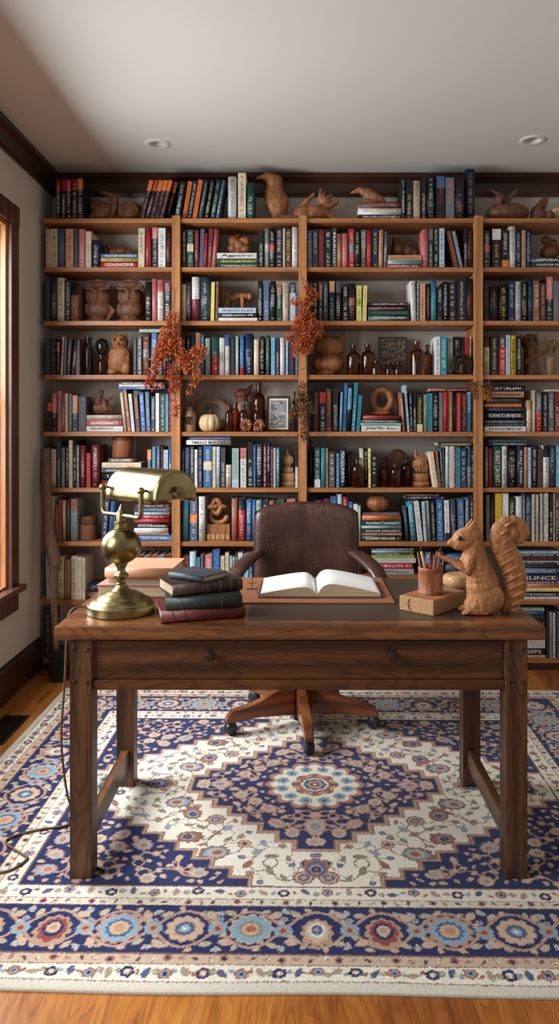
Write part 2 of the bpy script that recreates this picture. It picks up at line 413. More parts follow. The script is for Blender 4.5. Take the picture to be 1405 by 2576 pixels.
# ceiling with two round cut-outs for the recessed lights
LT = [(-.738, 3.955), (1.222, 3.905)]
bm = bmesh.new(); RH = .052; HS = .12
def quad(x0, x1, y0, y1):
    bm.faces.new([bm.verts.new(p) for p in ((x0, y0, CZ), (x0, y1, CZ), (x1, y1, CZ), (x1, y0, CZ))])
xs = [WX-.2] + [v for lx, ly in LT for v in (lx-HS, lx+HS)] + [RX+.2]
for i in range(5):
    x0, x1 = xs[i], xs[i+1]
    if i in (1, 3):
        lx, ly = LT[0 if i == 1 else 1]
        quad(x0, x1, .2, ly-HS); quad(x0, x1, ly+HS, BY+.1)
        n = 48; ci = []; sq = []
        for j in range(n):
            a = 2*PI*j/n; c_, s_ = math.cos(a), math.sin(a); m_ = HS/max(abs(c_), abs(s_))
            ci.append(bm.verts.new((lx+RH*c_, ly+RH*s_, CZ))); sq.append(bm.verts.new((lx+m_*c_, ly+m_*s_, CZ)))
        for j in range(n): bm.faces.new((ci[j], sq[j], sq[(j+1) % n], ci[(j+1) % n]))
    else: quad(x0, x1, .2, BY+.1)
for f in bm.faces:
    f.normal_update()
    if f.normal.z > 0: f.normal_flip()
structure('ceiling', bm_mesh(bm, recalc=False), M['ceil'])
for k, (lx, ly) in enumerate(LT):
    t = thing('recessed_light', ['round white recessed ceiling light at the left, above the dark books', 'round white recessed ceiling light at the right, over the tall blue book'][k], 'ceiling light', (lx, ly, CZ), 0, 'recessed ceiling lights')
    mobj('trim_ring', lathe([(.044, .002), (.043, -.004), (.05, -.006), (.064, -.005), (.069, -.001), (.069, .0)], 48, cap=False), M['white'], t)
    mobj('reflector', lathe([(.0465, 0), (.046, .03), (.038, .055), (.03, .062), (0.0001, .063)], 48, cap=False), M['white'], t)
    mobj('bulb', lathe([(0, .038), (.018, .04), (.026, .048), (.027, .062)], 32, cap=False), M['white'], t)
# crown moulding on back and left wall, baseboards
prof = [(0, 0), (-.012, 0), (-.016, .012), (-.02, .02), (-.024, .075), (-.036, .09), (-.05, .105), (-.05, .13), (0, .13)]
def sweep(prof, p0, p1, nx, ny):
    """profile (out,z) swept between two floor points; out along (nx,ny)"""
    bm = bmesh.new(); A = []; B = []
    for o, z in prof:
        A.append(bm.verts.new((p0[0]-o*nx, p0[1]-o*ny, p0[2]+z))); B.append(bm.verts.new((p1[0]-o*nx, p1[1]-o*ny, p1[2]+z)))
    n = len(prof)
    for i in range(n): bm.faces.new((A[i], A[(i+1) % n], B[(i+1) % n], B[i]))
    bm.faces.new(A); bm.faces.new(list(reversed(B)))
    return bm_mesh(bm)
structure('trim_1', sweep(prof, (WX, BY, CZ-.13), (RX, BY, CZ-.13), 0, -1), M['crown'])
structure('trim_2', sweep(prof, (WX, .2, CZ-.13), (WX, BY, CZ-.13), 1, 0), M['crownY'])
bb = [(0, 0), (-.018, 0), (-.018, .155), (-.012, .172), (0, .18)]
structure('baseboard_left', sweep(bb, (WX, .2, 0), (WX, YF+.02, 0), 1, 0), M['crownY'])
structure('baseboard_right', sweep(bb, (RX, .2, 0), (RX, BY, 0), -1, 0), M['crownY'])
# floor register
t = thing('floor_vent', 'dark slotted floor vent between the left baseboard and the rug', 'floor vent', (-1.315, 3.36, 0))
mobj('frame', box(-.06, .06, -.16, .16, 0, .004, .001), M['black'], t)
bm = bmesh.new()
for i in range(22): box_bm(bm, -.048, .048, -.145+i*.0135, -.139+i*.0135, .004, .007)
mobj('slat', bm_mesh(bm), M['bronze'], t)

# ---------------------------------------------------------------- bookcase
BASE = {'A': [552, 675, 809, 945, 1087, 1228, 1363, 1508, 1654], 'B': [550, 672, 807, 943, 1086, 1227, 1363, 1508, 1654],
        'C': [548, 670, 806, 942, 1085, 1226, 1362, 1446, 1656], 'D': [546, 669, 804, 941, 1084, 1225, 1362, 1513, 1659]}
SHZ = [CH - (y-1075)/SF for y in (549, 672, 807, 943, 1086, 1227, 1363, 1510, 1657)]
SHC7 = CH - (1446-1075)/SF
POST = [-.700, .005, .984]     # left edges of the three posts
PW = .047; XL = -1.415; XR = 2.0
BAYX = {'A': (XL, POST[0]), 'B': (POST[0]+PW, POST[1]), 'C': (POST[1]+PW, POST[2]), 'D': (POST[2]+PW, XR)}
bc = thing('bookcase', 'oak wall bookcase with nine shelf rows and three front posts, filled with books and carvings', 'bookcase', (0, YF, 0))
def shelf(x0, x1, z, th=.025):
    mobj('shelf', box(x0, x1, .0, BY-YF-.001, z-th, z, .0015), M['shelf'], bc)
for r, z in enumerate(SHZ):
    for b_ in 'ABCD':
        x0, x1 = BAYX[b_]
        if r == 7 and b_ == 'C': z_ = SHC7
        else: z_ = z
        shelf(x0+(.0005 if b_ != 'A' else 0), x1-.0005, z_)
for x in POST:
    mobj('post', box(x, x+PW, -.012, .03, 0, SHZ[0]+.013, .002), M['post'], bc)
    mobj('divider', box(x+.012, x+PW-.012, .03, BY-YF-.001, .0, SHZ[0]-.026), M['post'], bc)
mobj('side_panel', box(XR, XR+.03, .0, BY-YF-.001, .0, SHZ[0]), M['post'], bc)
mobj('kick_board', box(XL, XR, .004, .02, 0, SHZ[8]-.026), M['crown'], bc)
# ---------------------------------------------------------------- books
CC = {'k': (24, 24, 28), 'i': (44, 58, 68), 'n': (30, 42, 74), 'b': (50, 98, 152), 's': (116, 168, 198), 't': (52, 132, 150), 'g': (34, 74, 66),
      'e': (104, 108, 114), 'w': (222, 221, 218), 'c': (220, 204, 176), 'y': (226, 212, 130), 'Y': (222, 188, 44), 'o': (226, 118, 50), 'r': (176, 46, 48),
      'm': (112, 36, 44), 'p': (202, 116, 116), 'a': (206, 154, 120), 'u': (90, 58, 46), 'v': (56, 50, 38), 'G': (156, 180, 166), 'l': (176, 196, 212),
      'L': (160, 184, 80), 'P': (160, 60, 104), 'd': (66, 66, 72), 'B': (78, 100, 130), 'A': (150, 96, 70)}
CN = {'k': 'black', 'i': 'slate', 'n': 'navy', 'b': 'blue', 's': 'sky blue', 't': 'teal', 'g': 'dark green', 'e': 'grey', 'w': 'white', 'c': 'cream',
      'y': 'pale yellow', 'Y': 'bright yellow', 'o': 'orange', 'r': 'red', 'm': 'maroon', 'p': 'pink', 'a': 'tan', 'u': 'dark brown', 'v': 'olive black',
      'G': 'sage green', 'l': 'pale blue', 'L': 'lime green', 'P': 'magenta', 'd': 'dark grey', 'B': 'blue grey', 'A': 'reddish brown'}
LC = {k: L(*v) for k, v in CC.items()}
def book_mesh(w, h, d, base, ink, band, prm2, round_, st=.78, flex=0):
    bm = bmesh.new(); t = min(.0022, w*.16)
    uvl = bm.loops.layers.uv.new('UVMap')
    bul = w*(.16 if round_ else .0)
    n = 6 if round_ else 2
    outer = [(-w/2, d)]; inner = [(-w/2+t, d)]
    k = n
    for i in range(k+1):
        f = i/k; x = -w/2+w*f; y = bul*(1-math.cos((f-.5)*PI))*1.0 if round_ else 0
        outer.append((x, y)); inner.append((max(-w/2+t, min(w/2-t, x)), y+t))
    outer.append((w/2, d)); inner.append((w/2-t, d))
    m = len(outer)
    VO = [[bm.verts.new((x, y, z)) for z in (0, h)] for x, y in outer]
    VI = [[bm.verts.new((x, y, z)) for z in (0, h)] for x, y in inner]
    for i in range(m-1):
        f = bm.faces.new((VO[i][0], VO[i+1][0], VO[i+1][1], VO[i][1]))
        sp = 0 < i < m-2
        f.material_index = 0 if sp else 1; f.smooth = sp and round_
        for lp in f.loops: lp[uvl].uv = (lp.vert.co.x, lp.vert.co.z)
        bm.faces.new((VI[i][0], VI[i][1], VI[i+1][1], VI[i+1][0])).material_index = 1
        for e in (0, 1): bm.faces.new((VO[i][e], VI[i][e], VI[i+1][e], VO[i+1][e])).material_index = 1
    for i in (0, m-1): bm.faces.new((VO[i][0], VO[i][1], VI[i][1], VI[i][0])).material_index = 1
    me = bm_mesh(bm)
    nv = len(me.vertices)
    for nm, c in (('base', base), ('ink', ink), ('band', band), ('prm', (R.random()*50, w, h, st)), ('prm2', prm2)):
        a = me.attributes.new(nm, 'FLOAT_COLOR', 'POINT'); a.data.foreach_set('color', list(c)*nv)
    me.materials.append(M['spine']); me.materials.append(M['cover'])
    pg = box(-w/2+t, w/2-t, bul+t, d-.005, .003 if h > .06 else .001, h-.003); pg.materials.append(M['pages'])
    return me, pg
def text_mesh(s, size_w, size_h):
    cu = bpy.data.curves.new('t', 'FONT'); cu.body = s; cu.size = 1; cu.resolution_u = 2; cu.offset = .015
    cu.extrude = .0
    o = bpy.data.objects.new('t', cu); COL.objects.link(o)
    bpy.context.view_layer.update()
    me = bpy.data.meshes.new_from_object(o.evaluated_get(bpy.context.evaluated_depsgraph_get()))
    COL.objects.unlink(o); bpy.data.objects.remove(o); bpy.data.curves.remove(cu)
    xs = [v.co.x for v in me.vertices]; ys = [v.co.y for v in me.vertices]
    a, b_, c, d = min(xs), max(xs), min(ys), max(ys)
    for v in me.vertices:
        v.co = ((v.co.x-(a+b_)/2)/(b_-a)*size_w, (v.co.y-(c+d)/2)/(d-c)*size_h, 0)
    return me
BOOKS = []
def jit(c, k=.12):
    f = 1+R.uniform(-k, k); return (min(1, c[0]*f), min(1, c[1]*f), min(1, c[2]*f), 1)
def make_book(w, h, col, ink, band, loc, lean=0, flat=False, text=None, shelfkey=None, px=None, depth=None, nm='book'):
    d = depth or min(.215, max(.13, h*R.uniform(.68, .78))) if not flat else (depth or R.uniform(.15, .175))
    d = min(d, BY-loc[1]-.012)
    base, inkc = jit(LC[col]), LC[ink]
    bc_, b0, b1 = LC[col], 2, 2
    if band:
        bc_ = LC[band[0]]; b0, b1 = {'t': (.72, 2), 'm': (.42, .62), 'b': (-1, .2), 'h': (.5, 2), 'l': (-1, .5), 'q': (.2, .8)}[band[1]]
    style = R.random()
    if style < .55: t0, t1 = .14, .93
    elif style < .8: t0, t1 = .35, .92
    else: t0, t1 = .12, .62
    if text: t0, t1 = 2, 2
    me, pg = book_mesh(w, h, d, base, inkc, bc_, (t0, t1, b0, b1), R.random() < .45 and w > .014)
    root = bpy.data.objects.new(nm, None); link(root); root.empty_display_size = .02
    root['category'] = nm
    root.location = loc; root.rotation_euler = (0, lean if not flat else -PI/2, R.uniform(-.005, .005) if not flat else R.uniform(-.006, .006))
    mobj('cover', me, None, root); mobj('pages', pg, None, root)
    if text:
        tm = text_mesh(text, h*.78, w*.55)
        o = mobj('lettering', tm, None, root, (0, -.0007, h/2), (PI/2, PI/2, 0))
        o.data.materials.append(ink_mat(ink))
    BOOKS.append(dict(o=root, w=w, h=h, col=col, band=band, flat=flat, lean=lean, key=shelfkey, px=px, text=text, nm=nm))
    return root
_ink = {}
def ink_mat(k):
    if k not in _ink:
        m, nt, b = newmat('spine_ink'); b.inputs['Base Color'].default_value = LC[k]; b.inputs['Roughness'].default_value = .5; _ink[k] = m
    return _ink[k]
DATA = {
'A0': 'k140 151 452 w rt;k153 165 452 w rt;k166 179 452 w rt;k180 193 451 w rt;k194 209 449 w ot;k351 362 453 p ot +24;k364 375 453 p ot +24;k376 387 453 p ot +24;k388 399 453 p ot +24;k400 411 453 p ot +24;k412 423 453 p ot +24 @;i437 451 451 w +16 @',
'B0': 'o457 468 449 r +16 @;k470 481 453 w +16;o483 494 450 r +16;i497 509 450 l +16;k513 524 450 c +16;g528 540 450 l +16;B542 550 450 c +16;w573 594 442 d;c598 618 433 d;g620 640 457 w',
'C0': '=901 1008 537 547 k w "FINAL NUSH LA DDIUIU BERL";=900 1008 520 536.5 w c "SECIUJINS";=902 1008 504 519.5 u p "KASTIA SHUNSUVOEISIS";k1009 1019 444 w;k1021 1036 449 c;c1037 1057 450 u;k1059 1071 443 w;k1073 1094 436 w;k1097 1118 440 r bt;e1120 1142 443 o;k1144 1168 438 p;n1171 1194 415 a @',
'A1': 'c114 126 577 u;c127 144 577 k;B145 162 576 t;a165 184 577 u;i185 198 575 e;p199 213 577 w;c215 229 583 e;n231 250 605 w;=253 348 659 674.5 r w "USDNOHSS2RSB";=253 348 650 658.5 y u "dhnnion";=253 348 640 649.5 B w "MASGIE SONSOA";c347 363 575 k +1;r365 380 575 k;k382 396 573 w pt;w397 416 574 k;k417 430 573 r',
'B1': 'v454 468 574 y;g470 486 576 G cm;m488 500 576 p rt;B501 511 574 m +3;r512 519 585 m +3;m520 531 573 a +5;p532 541 574 r +7;=545 648 662 671.5 g w "TONSOBAUSOCN";=542 648 649 661.5 g Y "doniuabilnlo";=543 645 634 648.5 w k "Agporo";k650 662 575 w;G664 676 573 e wm;k677 691 572 w rm;k693 710 572 w;c711 716 572 w;u717 732 573 y;w734 749 569 b',
'C1': 'e773 784 575 w bt;i785 799 573 w;m801 814 573 r;k816 833 573 w;d835 846 570 w "MARICO";A847 859 584 y;p860 874 583 a;r876 890 572 w em;k892 905 571 c;u907 920 574 w eh;r922 934 574 o;n936 950 572 Y;a951 962 574 v +2;e964 972 578 w +3;=973 1077 661 669.5 P w "osindlie fea";=974 1076 650.5 660.5 G t "CORUUOBARUSE";=975 1076 637.5 650 a A "isuoaumiluisca";p1061 1077 573 r;i1078 1088 572 w et;k1090 1102 566 c;l1104 1117 570 k;u1143 1152 576 o -20;l1155 1165 576 k -20;k1167 1173 570 w;k1175 1190 570 r',
'D1': 'k1216 1232 575 w rm;k1237 1259 571 Y wt;k1261 1279 574 w ob;w1280 1296 564 e;n1297 1310 572 l;a1312 1321 574 v;n1323 1335 571 l;=1331 1440 656 668.5 n w "USADOIJ9 US ADO";=1336 1440 643.5 655.5 i w "AIDPUSIDAUDESS"',
'A2': 'i113 126 697 B;i127 142 697 G;c143 161 699 k;i163 177 704 w;A178 197 717 k kt;k365 380 709 w;p382 394 702 r;w395 411 704 r pt;k412 429 707 w mt',
'B2': 'c455 467 714 d;d468 480 711 p;w482 501 695 P ml;i503 528 695 w;y529 538 708 a +2;A541 547 707 k +2;=549 649 798 806.5 w c "coonnlosnisdlacn";=548 648 787 797.5 k w "SUONNO  msmssonaos  ODBJ";=547 643 773 786.5 l B "INEGLDAI";k648 660 705 w;B662 676 707 l;k678 693 706 w;g695 708 714 w At;c709 726 711 d;l728 743 708 w it;b745 750 708 l',
'C2': 'm774 784 712 p;k786 799 703 y;k801 811 707 c mt;d812 826 705 G;k828 841 705 G at;k843 858 705 w et;k861 875 712 w;k877 893 711 p Am;y896 909 716 g Lm;y911 921 716 k +2;=925 1031 791 805.5 g w "SOCKWE REJADJOUHA, RANJOGS";=925 1027 779 790.5 g e "sulondlacuugyaioanmnolsia";=925 1026 768 778.5 k p "USEFICANGIDUIIW";=925 1026 758 767.5 k w "mtdac :i:lefdj G isosannaa  IZO";w1034 1047 704 e -3;e1048 1053 703 w;a1055 1069 712 u;k1071 1082 712 o;t1084 1097 704 s bt;k1099 1112 719 w;k1114 1126 706 w;k1128 1146 706 w;k1148 1172 699 c;k1174 1190 699 r',
'D2': 'k1217 1229 701 m;k1231 1252 716 A;k1255 1277 711 Y;n1279 1293 703 l;w1295 1310 704 k;k1312 1325 704 c;n1327 1340 698 t;A1341 1356 706 w;u1358 1371 708 a;k1373 1389 692 w ph;e1391 1404 705 p',
'A3': 'i114 126 852 d;k128 140 852 e;i142 150 862 p pt;a152 157 848 u +5;i159 165 850 e +4;e167 175 853 p +5;i178 188 850 c +9;u191 200 854 d;k335 343 850 e;d345 356 847 w;u358 376 841 a em;b378 391 838 w +3;i396 408 842 c;m410 418 842 a;n419 429 842 l;=350 430 829 837 G e "Kosrjosioni Tunic Lo"',
'B3': 'k455 466 845 c;k468 478 843 w;i480 489 837 G;a491 504 836 A;B505 513 840 l;G516 528 850 e;g531 550 847 w rl;w551 564 849 G;w566 577 841 e bt;k579 590 845 B;G592 600 845 w;b603 614 843 s rb;n616 635 838 l;c638 651 853 a;k653 665 845 c;g668 678 843 a;s681 691 848 t;n693 702 849 c;w704 716 849 p;s718 724 850 w;n726 739 850 r;B741 750 850 l',
'C3': 'w1095 1106 845 k;t1107 1123 844 w;w1125 1139 843 k @;k1141 1157 843 w @;k1159 1166 844 e @;r1168 1179 844 m @;w1180 1191 843 e @',
'D3': 'c1217 1231 843 g ut;k1233 1252 841 c;r1255 1271 841 w it;l1272 1282 840 b;Y1283 1298 841 k "NIGBIASDIL";k1300 1311 843 w',
'A4': 'k119 130 1015 v ot;k131 143 991 w ph;p145 154 984 k ph;e155 162 990 w;a163 171 991 e;d173 181 990 l;n182 195 995 w ah;d197 216 998 e;=199 309 1073 1086.5 w k "8ESJLBBIGG2 IS ......";=203 308 1057 1072.5 p w "aluonsocaolnad D.";=204 306 1045 1056.5 c e "asovd asadm  Iobsl";c312 319 988 A -11;A321 329 980 c -12;w331 339 991 e -9;u342 352 992 a -7;b355 366 988 w -6;B368 378 986 l -4;d380 389 998 w;w391 400 990 G;g402 415 991 w;s416 423 992 b;m425 431 985 p;=298 415 974 980 b w;=299 413 968 973.5 w r;=297 412 962.5 967.5 i w',
'C4': 'u789 801 986 m;k803 819 985 w rt;u820 833 977 o;k836 850 976 w te;s852 859 984 w +4;b861 869 962 s +5;s871 881 975 k kl +5;t883 892 961 w +8;t895 904 993 k +6;=908 1007 1070.5 1084.5 w k "JHWTK- Avo,";=906 1008 1062.5 1070 G t "onuosdclansaolac";=907 1006 1055 1062 g w "oomcncioaoncdcis";=912 1004 1044 1054.5 r k "oiv,ionsaodsi";A1013 1020 985 c -9;l1024 1030 967 k -9;n1032 1037 986 l -3;k1039 1046 988 y;k1048 1062 992 Y cb;G1064 1075 992 k;t1076 1087 988 g;k1089 1102 987 w;e1104 1113 986 p;r1115 1126 985 k;A1128 1137 984 c;k1138 1147 986 B;r1148 1158 987 o;k1160 1174 989 p mt;s1176 1183 985 n bl;i1185 1193 985 m;=1080 1184 974.5 983.5 m a "snidles  uond inoiid"',
'D4': '=1218 1322 1071 1083.5 w k "IIUS EV/IUDUSMOtO 455";=1219 1318 1063 1070.5 d e;=1219 1320 1055 1062.5 i l;=1218 1320 1034 1054.5 k w "IDXNUCUBVIJOSS";=1219 1318 1022 1033.5 n B "Emondal Tlosmnoniooon";=1218 1311 1013 1021.5 o u;=1219 1314 998 1012.5 k e "TINUARGACOB BETROSER";=1219 1317 982.5 997.5 a k "usinurunosrn";=1219 1320 968 982 k w "ENSLY URLAFN";c1325 1336 1005 A at;c1339 1346 980 a;r1348 1363 985 w eh;k1365 1376 985 w;e1378 1392 984 w;m1394 1410 983 c;=1372 1412 977.5 982.5 c e',
'A5': 'e111 124 1128 w;c127 140 1131 u;i143 153 1112 w;e155 163 1127 c;i165 172 1122 w;c173 182 1109 e;k184 191 1109 w;e192 199 1122 y;m201 214 1122 w;r217 227 1141 m;m229 249 1120 w;=255 364 1178 1190 d l "ansiovnondas";=256 354 1165 1177.5 c a "nosiasnuavcdnsiso";=272 334 1154 1164.5 u w "GUAE SOSMS";n370 380 1132 w ot;t382 391 1125 s;B393 402 1123 p;k404 410 1125 m;l411 422 1133 b;b424 431 1130 w;=256 364 1191 1209 k w;=255 365 1209.5 1227 m c',
'B5': 'k456 464 1126 c;B465 476 1126 n;d478 487 1124 w;w489 496 1131 e;n498 508 1124 c;b511 532 1122 c cm;c534 542 1124 d;l544 553 1124 d;d555 566 1126 w;c567 581 1170 k;G583 600 1128 t lb;w604 619 1127 k pt;k622 636 1112 w;b637 642 1119 s;i643 660 1118 w;m662 669 1118 w;n671 679 1113 l;m680 686 1123 p;G687 693 1127 w;t695 702 1126 w;w742 752 1124 m kh;=468 579 1107 1119.5 w k "TMENY BNUTES";=475 579 1099 1106 b o',
'C5': 'g790 805 1125 w wb;t807 819 1126 g;a820 824 1127 u;d826 842 1136 w;s845 852 1140 i;n854 869 1124 w "FEAODUNINVA";k871 884 1138 e @;w904 914 1128 G @;k915 924 1128 c @;y926 932 1128 g;k934 946 1142 w;c1091 1101 1136 a -12;A1102 1109 1133 k -9;B1110 1114 1128 w -5;g1115 1119 1125 t -3;w1120 1128 1122 e;w1130 1140 1122 u;p1141 1144 1122 w;t1146 1157 1126 n;n1158 1172 1126 w;l1174 1184 1122 b bh;k1186 1193 1126 w;=1100 1185 1112 1121 v y "anucnsdeosnisduo"',
'D5': 'e1219 1228 1122 w;r1230 1237 1127 m;g1240 1261 1121 c "EUBAT CAUSHT";w1262 1275 1121 k;k1278 1298 1127 c;n1301 1316 1121 c "RUILJ TRNG";a1318 1326 1123 u;l1328 1335 1124 k;n1337 1350 1120 w;u1352 1364 1128 k;w1366 1381 1119 k kt;i1383 1396 1119 s;s1398 1412 1120 w;=1229 1326 1112 1119.5 k w "BOOVONISOHBASI  OIBENVOULJUEIS";=1229 1325 1104 1111.5 i t',
'A6': 'c122 136 1250 e;p138 146 1272 m;A147 154 1258 p;a156 165 1260 w;i167 176 1260 e;G177 193 1256 d pt;n254 267 1256 w +9;b270 281 1262 n +8;d284 294 1300 k;=337 432 1347 1362.5 b w "7.TEGYCCG Ninlyn";=337 424 1343 1346.5 a u;=337 422 1329.5 1342.5 w e;=336 426 1317.5 1329 k w "ADGS aodoundsuons";=337 424 1306.5 1317 r p;=338 424 1298 1306 r w;=338 426 1289.5 1297.5 l k;=337 426 1276 1289 d s "odnondnsoul";=340 424 1271 1275.5 m w',
'B6': 't457 474 1260 e;B477 496 1252 c om;w499 515 1250 k;A582 597 1255 p;r599 617 1255 w kt;b619 633 1257 w;b634 643 1258 s;G644 657 1259 i;n659 674 1260 w;A675 690 1261 c;g692 715 1260 w;p721 742 1256 m',
'C6': 'b790 810 1260 w;m812 828 1256 p;b830 847 1249 s;l848 860 1243 b;r861 874 1250 w;b875 886 1262 w;w888 899 1268 e;G900 907 1272 w;=903 1012 1348 1361.5 k w "IDLADMAI PISDUASNL  I";=904 1010 1340.5 1347.5 A c;=905 1009 1330.5 1340 i w "Inonoonss oioneoons";=906 1009 1322.5 1330 G l;=907 1009 1309 1322 g w "Ausriuleris Toscomnio";=910 1008 1296.5 1308.5 o r;=912 1004 1290.5 1296 e r;i1021 1029 1275 e -8;t1034 1047 1262 w Be -10;w1050 1063 1260 e -11;l1066 1073 1262 e -6;G1075 1084 1260 v -6;k1086 1096 1259 c -5;b1099 1115 1256 w -3;w1119 1131 1258 k nb -3;d1134 1148 1256 w -3;b1152 1168 1255 Y -3;e1170 1180 1252 l;n1182 1193 1245 w;=1018 1118 1249 1255.5 n w;=1020 1104 1242.5 1248.5 u p',
'D6': 'e1222 1231 1245 k;k1233 1244 1243 m;Y1245 1261 1241 o;w1262 1278 1241 P;k1279 1294 1251 w;w1296 1313 1249 e;B1314 1319 1241 w;n1320 1336 1241 l;k1382 1389 1241 w;c1390 1395 1242 e;d1397 1403 1243 c',
'A7': 'w116 126 1390 d -3;c143 160 1399 k;a161 177 1409 u;c179 194 1399 k;c195 205 1401 k;c206 214 1403 e;=218 262 1488 1504 u a;=220 262 1471 1487.5 n Y;m346 360 1396 w;e361 376 1397 k;r378 394 1396 w;t395 412 1397 w;m413 430 1395 p',
'B7': 'A457 474 1398 k;l476 492 1387 b;t493 503 1402 r;d504 513 1393 m;p515 533 1395 w;b535 552 1382 s kl;c554 564 1398 k;c566 575 1390 e;G577 583 1398 w;G584 590 1400 i;g591 597 1392 c;w598 610 1390 k;s612 625 1392 w;b627 634 1400 w',
'C7': 'a897 902 1390 k;v903 908 1390 c;=933 1040 1433.5 1445.5 l n "WIMO HNTH Iuonsocn.w.";=924 1038 1418 1433 r w "BISHI BUI J UTS  0";=930 1045 1405.5 1417.5 w e;=935 1041 1398 1405 L k;=935 1040 1393 1397.5 d w;=935 1040 1385.5 1392.5 l n;=934 1040 1380.5 1385 e w;b1070 1084 1392 w;k1086 1096 1396 w;r1098 1114 1390 m wm;=1117 1180 1420 1445 i e;=1117 1178 1396 1419 b w',
'D7': '=1290 1410 1506 1512.5 w e;=1290 1410 1495.5 1505.5 n w "SERIITT BI WUSOINASIOS";=1291 1410 1483.5 1492.5 y a;=1290 1410 1473 1483 p c;=1290 1410 1450 1467.5 n c "OILINCE";=1290 1410 1433.5 1449 B l "CAURDSHUCOTIFGHGIOT";=1288 1410 1425 1433 k e;=1289 1410 1418 1424.5 i c;=1289 1410 1405 1415 k r;=1288 1410 1398 1404.5 n w;=1288 1410 1391 1397.5 l d;=1290 1410 1467.5 1472.5 m w;=1289 1410 1415.5 1418 w e',
'A8': 'k116 124 1536 w',
'D8': '=1290 1371 1652.5 1658.5 a w;=1290 1369 1635.5 1652 n w "UKSSPS";=1290 1370 1626 1635 w e;=1290 1370 1617 1625.5 w k;=1290 1370 1608 1616.5 w k;=1292 1370 1560 1584 k Y;=1292 1370 1584.5 1607 i l;=1292 1368 1541 1552 b l;=1292 1368 1533 1540.5 G e;=1292 1368 1552.5 1559.5 d k',
}
EXTRA = ''
def parse():
    import re, shlex
    for key, s in DATA.items():
        bay, row = key[0], int(key[1]); base = BASE[bay][row]
        z0 = SHZ[row] if not (bay == 'C' and row == 7) else SHC7
        stack = []; ups = []
        lo, hi = BAYX[bay] if row else (XL, XR)
        for e in s.split(';'):
            if not e: continue
            tk = shlex.split(e); yb = .014+R.uniform(0, .008)
            if e[0] == '=':
                x0, x1, y0, y1 = float(tk[0][1:]), float(tk[1]), float(tk[2]), float(tk[3]); col, ink = tk[4], tk[5]
                text = tk[6] if len(tk) > 6 else None
                Y = YF+yb; X0, X1 = wx(x0, Y), wx(x1, Y)
                X1 = min(X1, hi-.004); X0 = max(X0, lo+.003)
                stack.append((y0, y1, X0, X1, Y, col, ink, text, x0, x1))
                continue
            col = e[0]; x0 = float(tk[0][1:]); x1 = float(tk[1]); top = float(tk[2]); ink = tk[3]
            band = None; lean = 0; text = None
            for q in tk[4:]:
                if re.fullmatch(r'[+-]\d+', q): lean = int(q)
                elif len(q) == 2 and q[0] in CC and q[1] in 'tmbhlq': band = q
                elif q == '@': yb += .035
                elif len(q) > 2: text = q
            Y = YF+yb; h = (base-top)/SF; th = math.asin(max(-.5, min(.5, lean/SF/h)))
            ups.append([wx(x0, Y), wx(x1, Y), h, th, Y, col, ink, band, text, (x0+x1)/2])
        ups.sort(key=lambda u: u[0])
        for i, u in enumerate(ups):
            u[0] = max(u[0], lo+.004); u[1] = min(u[1], hi-.004)
            if u[3] < 0: u[0] = max(u[0], lo+.004-u[2]*math.sin(u[3]))
            if i and u[0] < ups[i-1][1]+.0016: m_ = (u[0]+ups[i-1][1])/2; u[0] = m_+.0008; ups[i-1][1] = m_-.0008
        for u in ups:
            x0, x1, h, th, Y, col, ink, band, text, pxm = u
            w = max(.006, (x1-x0-.0006)*math.cos(th)); hh = h if not th else (h-w*abs(math.sin(th)))/math.cos(th)
            # pivot at the middle of the foot; the foot is as wide as w/cos
            make_book(w, hh, col, ink, band, ((x0+x1)/2+(.5*w*(1-math.cos(th)))*(1 if th < 0 else -1)*0, Y, z0+abs(math.sin(th))*w/2+.0004), th, False, text, key, pxm)
        stack.sort(key=lambda q: -q[1])
        zc = None
        for (y0, y1, X0, X1, Y, col, ink, text, x0, x1) in stack:
            w = (y1-y0)/SF-.0006
            zlo = z0+(base-y1)/SF+.0004; zt = zlo+w-z0
            for u in ups:
                if zlo-z0 > u[2]*math.cos(u[3])-.004: continue      # lies above that book
                sh = math.tan(u[3]); l_, r_ = u[0]+min(0, sh)*min(zt, u[2]), u[1]+max(0, sh)*min(zt, u[2])
                if r_ > X0 and l_ < X1:
                    if (l_+r_) < (X0+X1): X0 = max(X0, r_+.003)
                    else: X1 = min(X1, l_-.003)
            d = .16 if (base-y1) < 60 else .15
            # local +z points to world -x after the turn, so the foot of the book is at X1
            make_book(w, X1-X0, col, ink, None, (X1, Y, zlo+w/2), 0, True, text, key, (x0+x1)/2, depth=d)
parse()
# thin magazines and records packed upright in the right-hand bay
def mags(key, x0, x1, top, cols, wpx, prefix):
    bay, row = key[0], int(key[1]); x = x0; i = 0
    while x < x1:
        w = wpx*R.uniform(.85, 1.2); Y = YF+.012+R.uniform(0, .006)
        c = cols[i % len(cols)]
        make_book(w/SF-.0008, (BASE[bay][row]-top-R.uniform(0, 4))/SF, c, 'd', None, (wx(x+w/2, Y), Y, SHZ[row]+.0004), 0, False, None, key, x+w/2, depth=.2, nm='magazine')
        x += w; i += 1
mags('D6', 1338, 1376, 1240, 'cecdcewced', 4.6, '')
mags('D8', 1373, 1418, 1545, 'kgwewnewdlew', 4.6, '')

